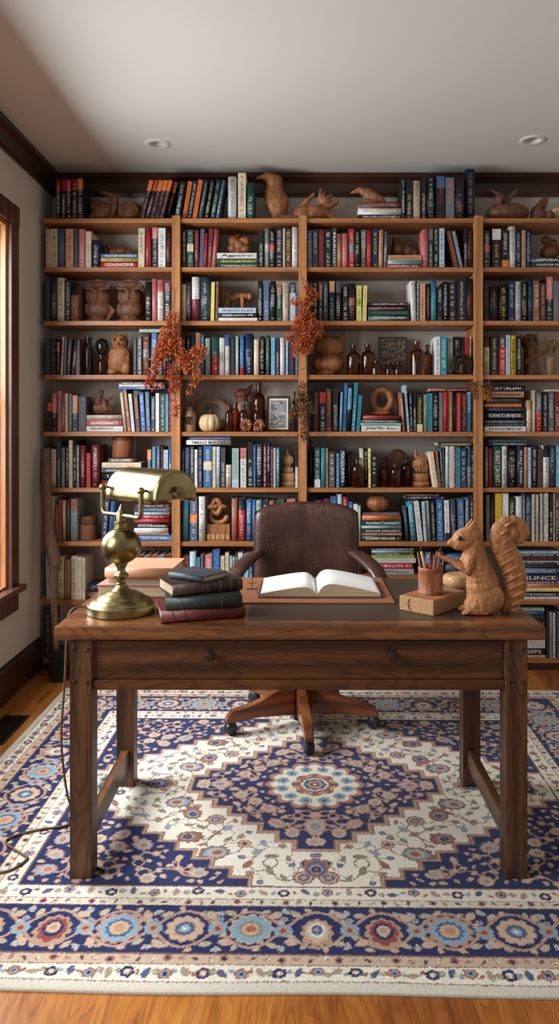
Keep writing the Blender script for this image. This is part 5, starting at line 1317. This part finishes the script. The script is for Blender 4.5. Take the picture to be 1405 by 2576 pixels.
# disc-stacked carvings on the sixth shelf
for (cx, base, lab, bay) in ((723, 1227, 'knotted ball carving on three stacked discs, sixth shelf of second bay', 'B'), (1057, 1226, 'twisted bundle carving on two stacked discs, sixth shelf of third bay', 'C')):
    t = thing('carved_knot', lab, 'wooden carving', (wx(cx, 4.28), 4.28, Z[5]+.0004))
    if bay == 'B': DS = [(0, 13, 18.5), (13.5, 34, 18), (34.5, 48, 14)]; kb = 49
    else: DS = [(0, 13, 22), (13.5, 33, 19)]; kb = 34
    for a, b, r in DS: mobj('disc', px_lathe([(0, a), (r*.9, a), (r, a+2.5), (r*1.02, (a+b)/2), (r, b-2.5), (r*.9, b), (0, b)]), M['carve3'] if bay == 'B' else M['carve'], t)
    f = Fig(cx, base, 4.28)
    if bay == 'B':
        f.e(cx, base-66, 14.5, 14.5, 14.5).c(cx, base-50, 8, cx, base-58, 8)
        for a in (20, 65, 110, 155):
            for i in range(10):
                u, v = 2*PI*i/10, 2*PI*(i+1)/10; ca, sa = math.cos(math.radians(a)), math.sin(math.radians(a))
                g_ = lambda w: (cx+13*math.cos(w)*ca, base-66+13*math.cos(w)*sa, 14*math.sin(w))
                p, q_ = g_(u), g_(v); f.c(p[0], p[1], 2.5, q_[0], q_[1], 2.5, p[2], q_[2])
        f.c(cx, base-78, 3, cx-1, base-88, 2.5)
    else:
        f.e(cx, base-58, 17, 18, 16).e(cx-4, base-42, 12, 10).e(cx+8, base-48, 12, 16).c(cx-14, base-60, 6, cx-16, base-50, 5).c(cx-5, base-72, 7, cx+6, base-74, 5).c(cx-12, base-74, 5, cx-11, base-96, 2).c(cx+6, base-72, 5, cx+3, base-84, 2)
    mobj('knot', sculpt(f.b, voxel=.0022, ratio=.7, smooth=2, flat=False, clampz=False), M['carve3'] if bay == 'B' else M['carve'], t)
f = Fig(998, 1226, 4.36).e(998, 1180, 33, 46, 9); f.done('wood_slice', 'large round wood slice with growth rings behind bottles, sixth shelf of third bay', 'wood slice', M['carve2'], Z[5], voxel=.004, ratio=.5, smooth=2)
for r_ in (28, 22, 16, 10): mobj('growth_ring', tube([f.P(998+r_*math.cos(t), 1172+r_*1.05*math.sin(t), -9+(r_/33)**2*3) for t in np.linspace(0, 2*PI, 22)], .0016, 5, 2), M['carve'], f.t)
# pumpkins
def pumpkin(name, lab, cx, base, r, h, lobes, mat, z0, stem, Y=4.26):
    S = FP/Y; bm = bmesh.new(); n, m = 72, 18; rows = []
    for j in range(m+1):
        v = j/m; a = -PI/2+PI*v; rows.append([])
        for i in range(n):
            t = 2*PI*i/n; k = 1-.10*(1-abs(math.cos(lobes*t/2))**.6)*math.cos(a)**.4
            rr_ = r*k*math.cos(a)**.75 if 0 < j < m else .02
            zz_ = h/2+h/2*math.sin(a)*(1-.22*max(0, math.sin(a))*(1-min(1, rr_/(r*.5)))-.18*max(0, -math.sin(a))*(1-min(1, rr_/(r*.5))))
            rows[-1].append(bm.verts.new((rr_*math.cos(t)/S, rr_*math.sin(t)/S, zz_/S)))
    for a, b in zip(rows, rows[1:]):
        for i in range(n): bm.faces.new((a[i], a[(i+1) % n], b[(i+1) % n], b[i]))
    zmn = min(v.co.z for v in bm.verts)
    for v in bm.verts: v.co.z -= zmn
    t = thing(name, lab, 'pumpkin', (wx(cx, Y), Y, z0+.0004)); mobj('body', bm_mesh(bm, smooth=True), mat, t)
    mobj('stem', tube([(0, 0, h*.80/S), (-.001, 0, (h*.95)/S), (.002, 0, (h+stem)/S), (.006, 0, (h+stem*1.1)/S)], [.006, .0045, .004, .0035], 8, 4), M['carve2'], t)
pumpkin('pumpkin', 'cream ribbed pumpkin in front of the round dish, fifth shelf of second bay', 528, 1086, 29.5, 47, 10, M['pumpc'], Z[4], 7)
pumpkin('pumpkin', 'brown wooden pumpkin on the lying books, seventh shelf of third bay', 950, 1291, 30, 44, 7, M['pumpo'], Z[6]+(1362-1290)/SF, 2, 4.28)
# dish standing on edge, framed prints, medallion
t = thing('round_dish', 'round clay dish standing on edge behind the pumpkin, fifth shelf of second bay', 'dish', (wx(534, 4.37), 4.37, Z[4]+.0004))
me = px_lathe([(0, 0), (41, 0), (42.5, 3), (42, 6), (30, 7.5), (27, 6.5), (25, 3), (0, 2.5)], 432, 56); c = mobj('rim', me, M['plate'], t, (0, .0, 42.5/432), (PI/2-.12, 0, 0))
mobj('bowl', px_lathe([(26, 4.5), (20, 3.2), (0, 2.9)], 432, 40, cap=False), M['platein'], t, (0, 0, 42.5/432), (PI/2-.12, 0, 0))
def print_mat(name, cols, scale, mono=False):
    m, nt, b = newmat(name); g = G(nt)
    vo = g.n('TexVoronoi', feature='F1', distance='CHEBYCHEV'); nt.links.new(g.coord('Object', (1, .2, 1.4)), vo.inputs['Vector']); vo.inputs['Scale'].default_value = scale
    sc_ = g.n('SeparateColor'); nt.links.new(vo.outputs['Color'], sc_.inputs[0]); k = len(cols)
    r_ = g.ramp(sc_.outputs[0], [(i/k, L(*c)) for i, c in enumerate(cols)]); 
    nt.links.new(g.mix(.6, r_, g.ramp(g.noise(g.coord('Object'), 130, 4, .7), [(.4, BW(.25)), (.6, BW(1))]), 'MULTIPLY'), b.inputs['Base Color']); b.inputs['Roughness'].default_value = .45
    return m
def frame(name, lab, x0, x1, top, base, z0, Y, mt, mat_in, border, fw=4, cat='framed picture', tilt=.08):
    S = FP/Y; w, h = (x1-x0)/S, (base-top)/S; t = thing(name, lab, cat, (wx((x0+x1)/2, Y), Y, z0+.0006)); t.rotation_euler = (-tilt, 0, 0)
    b = fw/S; bm = bmesh.new()
    for (a0, a1, c0, c1) in ((-w/2, -w/2+b, 0, h), (w/2-b, w/2, 0, h), (-w/2+b, w/2-b, 0, b), (-w/2+b, w/2-b, h-b, h)): box_bm(bm, a0, a1, -.008, .008, c0, c1, .0015)
    mobj('frame', bm_mesh(bm), mt, t)
    if border: mobj('mount', box(-w/2+b, w/2-b, -.002, .006, b, h-b), M['petalc'] if border == 2 else M['white'], t)
    g_ = border*5/S if border else 0
    mobj('print', box(-w/2+b+g_, w/2-b-g_, -.0035, .005, b+g_, h-b-g_), mat_in, t)
    return t
frame('picture_frame', 'dark framed small landscape print beside tall amber bottle, fifth shelf', 670, 729, 995, 1084, Z[4], 4.27, M['bronze'], print_mat('pale_print', [(196, 190, 180), (170, 150, 136), (120, 140, 160), (206, 196, 182), (90, 110, 130)], 60), 1, 5)
frame('picture_frame', 'dark collage picture standing behind small jars, fourth shelf of third bay', 952, 1023, 841, 942, Z[3], 4.37, M['crown'], print_mat('collage_print', [(60, 48, 38), (150, 132, 104), (92, 108, 118), (40, 34, 30), (176, 160, 132), (110, 60, 50)], 75), 0, 2.5)
t = thing('round_medallion', 'round dark carved medallion frame with tiny figure, fourth shelf by third post', 'medallion', (wx(1160, 4.205), 4.205, Z[3]+.0004))
S = FP/4.205
mobj('ring', px_lathe([(21, -5), (26, -4), (27, 0), (25, 5), (22, 6), (20, 2), (19, -2), (21, -5)], S, 44, cap=False), M['bronze'], t, (0, 0, 27.5/S), (PI/2, 0, 0))
mobj('back_plate', px_lathe([(0, -4), (20, -4), (20, -2), (0, -1)], S, 40), M['peg'], t, (0, 0, 27.5/S), (PI/2, 0, 0))
f = Fig(1167, 942, 4.215).c(1167, 935, 7, 1168, 915, 6, -1, -1).e(1166, 904, 7, 6, 4, -1).c(1158, 912, 2.5, 1174, 918, 2.5, -5, -5).c(1155, 930, 4, 1160, 934, 5, -1, -1)
mobj('figure', sculpt(f.b, voxel=.002, smooth=1, flat=False, clampz=False), M['bronze'], t)
mobj('foot', box(-22/S, 22/S, -.012, .012, 0, 2.5/S, .001), M['bronze'], t)
# fox head on a stoneware jar
t = thing('fox_jar', 'grey stoneware jar topped with a carved reddish fox head, fifth shelf of second bay', 'jar', (wx(610, 4.37), 4.37, Z[4]+.0004))
mobj('jar', px_lathe([(0, 0), (24, 0), (25, 3), (25, 62), (22, 72), (14, 77), (0, 77)], 432), M['plate'], t)
f = Fig(610, 1086, 4.37).e(608, 992, 18, 14, 14).c(618, 990, 10, 632, 971, 4).c(600, 996, 9, 592, 992, 5).c(606, 1005, 12, 610, 1010, 14)
mobj('fox_head', sculpt(f.b, voxel=.003, ratio=.4, smooth=2, clampz=False), carved('fox_red', L(104, 48, 32), L(150, 78, 54)), t)
# flower carving on stepped base, seventh shelf
t = thing('flower_carving', 'carved wooden flower with curled leaf on stepped base, seventh shelf of second bay', 'wooden carving', (wx(550, 4.26), 4.26, Z[6]+.0004)); S = FP/4.26
mobj('base', box(-30/S, 30/S, -.035, .035, 0, 18/S, .002), M['carve'], t); mobj('plinth', box(-29/S, 29/S, -.03, .03, 18.3/S, 40/S, .002), M['carve'], t)
for i in range(5): mobj('base_tooth', box((-29+i*12)/S, (-20+i*12)/S, -.038, -.0352, 3/S, 15/S, .001), M['carve3'], t)
f = Fig(550, 1363, 4.26)
for a in range(0, 360, 60): f.e(545+14*math.cos(math.radians(a)), 1279-13*math.sin(math.radians(a)), 13, 6.5, 5, -8+3*math.sin(a), a)
f.e(545, 1279, 6, 6, 8, -8)
for i in range(9):
    a, b = math.radians(150+i*22), math.radians(150+(i+1)*22); f.c(550+20*math.cos(a), 1303-17*math.sin(a), 5+i*.3, 550+20*math.cos(b), 1303-17*math.sin(b), 5+i*.3)
f.c(538, 1290, 4, 531, 1300, 4)
mobj('flower', sculpt(f.b, voxel=.0025, ratio=.4, smooth=1, clampz=False), M['carve'], t)
# canister, jars, vase
def vessel(name, lab, cat, cx, base, z0, prof, mat, Y=4.28, group=None, part='body', extra=()):
    t = thing(name, lab, cat, (wx(cx, Y), Y, z0+.0005), 0, group); S = FP/Y
    mobj(part, px_lathe(prof, S), mat, t)
    for nm, pr, mt in extra: mobj(nm, px_lathe(pr, S), mt, t)
    return t
vessel('leather_canister', 'round embossed leather canister on lying books, sixth shelf of left bay', 'canister', 309, 1153, Z[5]+(1228-1153)/SF, [(0, 0), (25, 0), (26, 2), (26, 42), (0, 42)], M['cup'], extra=(('lid', [(26.5, 42.3), (27, 45), (26.5, 50), (23, 52.5), (0, 53)], M['carve2']),))
vessel('cork_jar', 'cork jar with dark lid, seventh shelf of left bay', 'jar', 222, 1363, Z[6], [(0, 0), (21, 0), (22, 2), (22, 38), (0, 38)], M['cork'], extra=(('lid', [(21, 38.4), (22, 41), (22, 55), (20, 59), (0, 60)], M['carve2']),))
def bottle(lab, cx, r, top, base, z0, Y, mat='amber', neck=.36, shape='tall', group='amber glass bottles'):
    H = (base-top); n_ = r*neck; S = FP/Y
    if shape == 'tall': pr = [(0, 0), (r*.94, 0), (r, 1.5), (r, H*.60), (r*.97, H*.65), (r*.82, H*.71), (n_*1.25, H*.765), (n_, H*.80), (n_, H*.93), (n_*1.42, H*.935), (n_*1.42, H*.99), (n_*.9, H), (n_*.7, H), (n_*.65, H*.86), (0, H*.85)]
    elif shape == 'jar': pr = [(0, 0), (r*.8, 0), (r*.95, 2), (r, H*.35), (r*.95, H*.6), (r*.7, H*.78), (r*.5, H*.82), (r*.5, H*.9), (r*.62, H*.92), (r*.6, H), (0, H)]
    t = thing('glass_bottle', lab, 'bottle', (wx(cx, Y), Y, z0+.0005), 0, group)
    mobj('glass', px_lathe(pr, S, 36), M[mat], t)
    return t
s3, s4, s5 = Z[3], Z[4], Z[5]
bottle('amber bottle nearest the carved cat, fourth shelf of third bay', 888.5, 18, 865, 942, s3, 4.26)
bottle('amber bottle with round shoulders second from the carved cat, fourth shelf', 925, 17.5, 862, 942, s3, 4.26)
bottle('small squat amber jar in front of the second bottle, fourth shelf', 946, 13.5, 905, 942, s3, 4.215, shape='jar')
bottle('small squat amber jar in front of the collage picture', 978, 12, 908, 942, s3, 4.23, shape='jar')
bottle('small dark jar at right foot of the collage picture', 1001, 13, 908, 942, s3, 4.24, shape='jar')
bottle('largest amber bottle right of the collage picture, fourth shelf', 1048.5, 20, 856, 942, s3, 4.25)
bottle('narrower amber bottle left of the teal book, fourth shelf of third bay', 1074, 11, 863, 942, s3, 4.30)
bottle('dark bottle left of the short one beside the owl, fourth shelf of left bay', 222, 12, 848, 945, s3, 4.26, 'dglass', .62)
bottle('short dark bottle beside the upright owl, fourth shelf of left bay', 256, 12, 893, 945, s3, 4.26, 'amber', .7)
t = thing('glass_lens', 'oval dark glass ornament lying on the dark bottle, fourth shelf of left bay', 'glass ornament', (wx(256, 4.26), 4.26, Z[3]+(945-892.6)/SF)); S = FP/4.26
bm = bmesh.new(); bmesh.ops.create_uvsphere(bm, u_segments=28, v_segments=16, radius=1, matrix=Matrix.Translation((0, 0, 21/S)) @ Matrix.Diagonal((17/S, .03, 21/S, 1))); mobj('glass', bm_mesh(bm, smooth=True), M['dglass'], t)
mobj('rim', tube([(17.5/S*math.cos(a), 0, 21/S+20/S*math.sin(a)) for a in np.linspace(0, 2*PI, 25)], .0035, 8, 2), M['black'], t)
bottle('small dark amber bottle right of the pumpkin, fifth shelf of second bay', 576, 10, 1018, 1086, s4, 4.22)
bottle('plain amber bottle between pumpkin and fox jar, fifth shelf', 592, 10.5, 1012, 1086, s4, 4.27, neck=.5)
bottle('slim amber bottle in front of the fox jar, fifth shelf', 612, 10.5, 1016, 1086, s4, 4.235)
bottle('tallest amber bottle behind the orange flowers, fifth shelf of second bay', 651, 17, 963, 1086, s4, 4.32)
bottle('amber bottle in front of the tallest one, fifth shelf of second bay', 647, 11, 1018, 1086, s4, 4.235)
bottle('dark glass bottle between picture frame and dried bundle, fifth shelf', 739, 8.5, 985, 1086, s4, 4.25, 'dglass')
bottle('amber bottle left of the cream books, sixth shelf of third bay', 898, 15, 1150, 1226, s5, 4.212)
bottle('small dark amber bottle left of the orange-lit one, sixth shelf of third bay', 964, 13.5, 1163, 1226, s5, 4.255)
bottle('bright amber bottle in front of the wood slice, sixth shelf of third bay', 993, 13, 1162, 1226, s5, 4.22)
bottle('broad dark amber bottle left of the twisted bundle carving, sixth shelf', 1021, 14, 1152, 1226, s5, 4.31)
bottle('slender black flask beside the second post, sixth shelf of third bay', 782, 7.5, 1108, 1226, s5, 4.24, 'dglass')
vs = vessel('small_vase', 'small square-shouldered vase with oval emblem and dry twigs, fifth shelf of second bay', 'vase', 477, 1086, s4, [(0, 0), (14, 0), (15, 2), (15.5, 40), (13, 50), (7, 55), (6.5, 60), (8, 62), (0, 61)], M['plate'], 4.24)
mobj('emblem', px_lathe([(0, 0), (10, 0), (9, 1.5), (7, 1), (6, 2), (0, 2)], S4, 28), M['bronze'], vs, (0, -15.2/S4, 27/S4), (PI/2, 0, 0))
pt_ = vessel('flower_pot', 'grey pot with dried cream roses at the right edge, fourth shelf of right bay', 'flower pot', 1382, 941, s3, [(0, 0), (13, 0), (14, 2), (10, 8), (14, 44), (13, 47), (0, 46)], M['plate'], 4.30)

# ---------------------------------------------------------------- dried plants
def leaves(clusters, Y, size, dens, seed, ox, oz, droop=.5, fy=.5):
    """bunches of small curled dry leaves; clusters = (px, py, r_px)"""
    r_ = random.Random(seed); S = FP/Y; V = []; F = []
    for px_, py_, rad in clusters:
        cx, cz, R_ = wx(px_, Y)-ox, wz(py_, Y)-oz, rad/S
        for _ in range(int(dens*rad*rad/60)+8):
            while True:
                p = Vector((r_.uniform(-1, 1), r_.uniform(-1, 1), r_.uniform(-1, 1)))
                if p.length < 1: break
            c = Vector((cx, 0, cz))+Vector((p.x*R_, p.y*R_*fy, p.z*R_))
            d = (p+Vector((r_.uniform(-.6, .6), r_.uniform(-.6, .6), r_.uniform(-.6, .6)-droop))).normalized()
            s_ = d.cross(Vector((r_.random(), r_.random(), r_.random()))).normalized(); n = d.cross(s_)
            ln = size*r_.uniform(.6, 1.3); w = ln*r_.uniform(.16, .3); k = len(V)
            V += [c, c+d*ln*.45+s_*w+n*w*.5, c+d*ln*.5, c+d*ln*.45-s_*w+n*w*.5, c+d*ln+n*ln*r_.uniform(-.3, .3)]
            F += [(k, k+1, k+2), (k, k+2, k+3), (k+1, k+4, k+2), (k+2, k+4, k+3)]
    me = bpy.data.meshes.new('leaves'); me.from_pydata([tuple(v) for v in V], [], F); me.update(); return me
def garland(name, lab, cat, cl, stems, Y, mat, size, dens, seed, parent_loc, mat2=None, cl2=None, **k):
    ox, oz = wx(parent_loc[0], Y), wz(parent_loc[1], Y)
    t = thing(name, lab, cat, (ox, Y, oz))
    bm = bmesh.new()
    for s in stems: tube_bm(bm, [(wx(x, Y+d*.001)-ox, d*.001, wz(y, Y)-oz) for x, y, d in s], .0016, 6, 5)
    mobj('stem', bm_mesh(bm, smooth=True), M['twig'], t)
    mobj('foliage', leaves(cl, Y, size, dens, seed, ox, oz, **k), M[mat], t)
    if cl2: mobj('foliage', leaves(cl2, Y, size, dens, seed+1, ox, oz, **k), M[mat2], t)
    return t
YG = YF-.062
garland('hanging_garland', 'long rust orange dried leaf garland hanging down the first post', 'dried garland',
        [(432, 792, 10), (431, 812, 17), (424, 838, 20), (418, 860, 22), (436, 862, 18), (404, 885, 18), (420, 885, 16), (394, 905, 15), (389, 925, 12), (448, 880, 14), (461, 900, 15), (476, 912, 14), (495, 885, 14), (508, 880, 11), (503, 896, 11), (470, 925, 13), (494, 935, 10), (498, 950, 8), (485, 965, 7), (476, 985, 5)],
        [[(429, 722, 0), (440, 735, 5), (436, 770, 0), (430, 810, 0), (425, 860, 0), (437, 900, 5), (437, 960, 5), (442, 1010, 0), (447, 1052, 0)], [(430, 850, 0), (460, 890, -5), (475, 930, 0), (472, 985, 0), (470, 1010, 10)], [(475, 920, 0), (497, 940, 0), (485, 970, 0)], [(415, 880, 0), (390, 930, 0), (382, 975, 0)], [(470, 910, 0), (495, 885, 0)]],
        YG, 'petal', .017, 46, 21, (430, 722), 'petalr', [(383, 945, 10), (378, 960, 10), (386, 970, 8), (372, 968, 7), (400, 970, 6), (437, 928, 13), (434, 945, 14), (440, 962, 12), (436, 980, 10), (441, 1005, 5), (445, 1025, 7), (441, 1040, 5), (425, 870, 12), (410, 870, 12), (470, 895, 10)])
garland('hanging_garland', 'short dense orange dried leaf garland hanging on the second post', 'dried garland',
        [(741, 758, 9), (757, 762, 11), (776, 759, 11), (764, 778, 13), (758, 800, 17), (776, 800, 16), (752, 818, 15), (770, 825, 20), (790, 818, 13), (786, 840, 13), (725, 848, 9), (735, 845, 8), (762, 850, 20), (780, 855, 12), (750, 868, 15), (770, 875, 15), (745, 886, 9), (803, 815, 9), (806, 832, 8)],
        [[(756, 680, 0), (762, 710, 0), (770, 740, 0), (765, 800, 0), (762, 860, 0), (760, 890, 0)], [(760, 700, 0), (782, 720, 0), (795, 750, 0)], [(765, 840, 0), (735, 846, 0), (722, 850, 0)], [(770, 815, 0), (800, 812, 0), (806, 830, 0)]],
        YG, 'petal', .014, 60, 31, (756, 680), 'petalr', [(776, 722, 8), (783, 735, 9), (792, 747, 7), (799, 738, 5), (775, 800, 12), (745, 830, 10), (770, 860, 12), (800, 845, 7)])
garland('hanging_bundle', 'dark brown dried flower bundle hanging on the second post below the orange garland', 'dried bundle',
        [(759, 968, 8), (756, 985, 10), (752, 1000, 13), (764, 1000, 12), (758, 1018, 16), (776, 1020, 12), (742, 1030, 10), (785, 1030, 9), (764, 1040, 15), (768, 1062, 12), (766, 1080, 10), (764, 1095, 9), (766, 1105, 7), (735, 1040, 8), (732, 1055, 5)],
        [[(757, 930, 0), (777, 925, 0), (772, 960, 0), (762, 1000, 0), (765, 1060, 0), (765, 1100, 0)], [(764, 955, 0), (750, 975, 0), (757, 1010, 0)], [(770, 1000, 0), (785, 1012, 0), (778, 1040, 0)], [(785, 975, 0), (770, 985, 0), (760, 1010, 0)], [(760, 1040, 0), (740, 1055, 0), (735, 1068, 0)]],
        YG, 'petalb', .012, 52, 41, (760, 930), 'petalr', [(737, 1040, 7), (730, 1045, 5), (755, 1090, 5)])
garland('hanging_bundle', 'small dark dried flower cluster at the left face of the third post', 'dried bundle', [(1189, 968, 7), (1197, 966, 6), (1192, 982, 8), (1196, 998, 7)], [[(1212, 960, 0), (1195, 962, 0), (1192, 985, 0), (1195, 1003, 0)]], YG, 'petalb', .011, 60, 51, (1212, 960), 'petaly', [(1190, 978, 5)])
garland('hanging_leaves', 'yellow autumn leaf cluster at the right face of the third post', 'dried leaves', [(1226, 992, 12), (1232, 1000, 8), (1222, 983, 8)], [[(1214, 960, 0), (1228, 965, 0), (1227, 990, 0)]], YG, 'petaly', .014, 60, 61, (1214, 960), 'petalb', [(1228, 970, 10), (1236, 978, 6), (1220, 970, 6)])
for cx, cy, lab, sd in ((619, 1067, 'spiky peach dried flower head, left of two lying on fifth shelf', 71), (650, 1066, 'spiky peach dried flower head, right of two lying on fifth shelf', 72)):
    t = thing('dried_flower', lab, 'dried flower', (wx(cx, 4.195), 4.195, Z[4]+.0005), 0, 'dried flower heads')
    V = []; F = []; r_ = random.Random(sd); Rr = 19/450
    for i in range(150):
        a = r_.uniform(0, 2*PI); e_ = r_.uniform(.15, 1); d = Vector((math.cos(a)*e_, -r_.uniform(.1, .6), math.sin(a)*e_)).normalized(); s_ = d.cross(Vector((r_.random(), 1, r_.random()))).normalized(); ln = Rr*r_.uniform(.6, 1.05); w = ln*.13; c = Vector((0, 0, .040)); k = len(V)
        V += [c, c+d*ln*.6+s_*w, c+d*ln, c+d*ln*.6-s_*w, c+d*ln*.6+Vector((0, -w, 0))]; F += [(k, k+1, k+4), (k, k+4, k+3), (k+1, k+2, k+4), (k+4, k+2, k+3)]
    zmin = min(v.z for v in V); me = bpy.data.meshes.new('fl'); me.from_pydata([(v.x, v.y, v.z-zmin) for v in V], [], F); me.update(); mobj('petals', me, plain('peach_petals', L(206, 140, 98), .8, var=.3, scale=80), t)
mobj('stem', tube([(0, 0, .001), (.004, .01, .04), (.006, .015, .075)], .0015, 6), M['twig'], t)
mobj('stem', tube([(0, 0, .13), (-.005, 0, .16), (-.015, -.005, .19), (-.01, 0, .22)], .0012, 5), M['twig'], vs); mobj('stem', tube([(0, 0, .13), (.012, 0, .17), (.02, 0, .20)], .0012, 5), M['twig'], vs)
mobj('dried_sprig', leaves([(484, 1010, 6), (490, 1000, 4), (470, 1012, 5), (478, 1020, 5)], 4.24, .010, 60, 81, wx(477, 4.24), s4+.0005), M['petalr'], vs)
mobj('roses', leaves([(1375, 862, 9), (1392, 858, 10), (1383, 876, 11), (1400, 880, 10), (1368, 880, 8), (1408, 868, 9)], 4.30, .014, 70, 91, wx(1382, 4.30), s3+.0005), M['petalc'], pt_)

# ---------------------------------------------------------------- driftwood staff on its black box
Yd = 4.05; Sd = FP/Yd
t = thing('black_box', 'black upright box on the floor in the left corner under the driftwood staff', 'box', (wx(152, 4.07), 4.07, .0))
mobj('body', box(-.032, .05, -.09, .07, 0, .145, .004), M['black'], t); mobj('lid', box(-.034, .052, -.092, .072, .1455, .156, .003), M['black'], t)
st_ = [(99, 1130, 6), (103, 1160, 9), (106, 1200, 12), (109, 1250, 12), (113, 1300, 12), (120, 1350, 14), (129, 1395, 17), (133, 1425, 15), (132, 1433, 11), (134, 1500, 9), (138, 1560, 8.5), (144, 1638, 8)]
z_ = lambda y: wz(y, Yd)
tag(mobj('driftwood_staff', tube([(wx(x, Yd), Yd+.10*(1640-y)/510-.02+.006*math.sin(y*.05), z_(y)) for x, y, r in st_], [r/Sd for _, _, r in st_], 14, 6), M['drift']), 'crooked driftwood staff leaning in the left corner against the bookcase', 'staff')

# ---------------------------------------------------------------- camera and light
cam = bpy.data.cameras.new('camera'); co = bpy.data.objects.new('camera', cam); COL.objects.link(co); sc.camera = co
co.location = (0, 0, CH); co.rotation_euler = (PI/2, 0, 0)
cam.sensor_fit = 'VERTICAL'; cam.sensor_height = 36; cam.lens = 36*FP/2576
cam.shift_x = -(748-702.5)/2576; cam.shift_y = -(1288-1075)/2576
cam.clip_start = .05
def area(name, loc, rot, sx, sy, power, col):
    l = bpy.data.lights.new(name, 'AREA'); l.shape = 'RECTANGLE'; l.size = sx; l.size_y = sy; l.energy = power; l.color = col
    o = bpy.data.objects.new(name, l); COL.objects.link(o); o.location = loc; o.rotation_euler = rot; return o
# daylight outside each window on the left, tipped a little downward as sky light is
for k, (y0, y1) in enumerate(OPEN):
    area('window_daylight', (WX-.55, (y0+y1)/2, 1.95), (0, math.radians(-67), 0), 1.7, 1.5, [205, 118][k], (.93, .97, 1.0))
w = bpy.data.worlds.new('world'); sc.world = w; w.use_nodes = True
bg = w.node_tree.nodes['Background']; bg.inputs[0].default_value = (1.0, .97, .93, 1); bg.inputs[1].default_value = .26
sc.view_settings.view_transform = 'Standard'; sc.view_settings.look = 'None'; sc.view_settings.gamma = 1; sc.view_settings.use_curve_mapping = False
sc.view_settings.exposure = 0.06
sc.cycles.use_denoising = True
sc.cycles.max_bounces = 10; sc.cycles.diffuse_bounces = 5; sc.cycles.glossy_bounces = 4; sc.cycles.transmission_bounces = 8
sc.cycles.caustics_reflective = False; sc.cycles.caustics_refractive = False
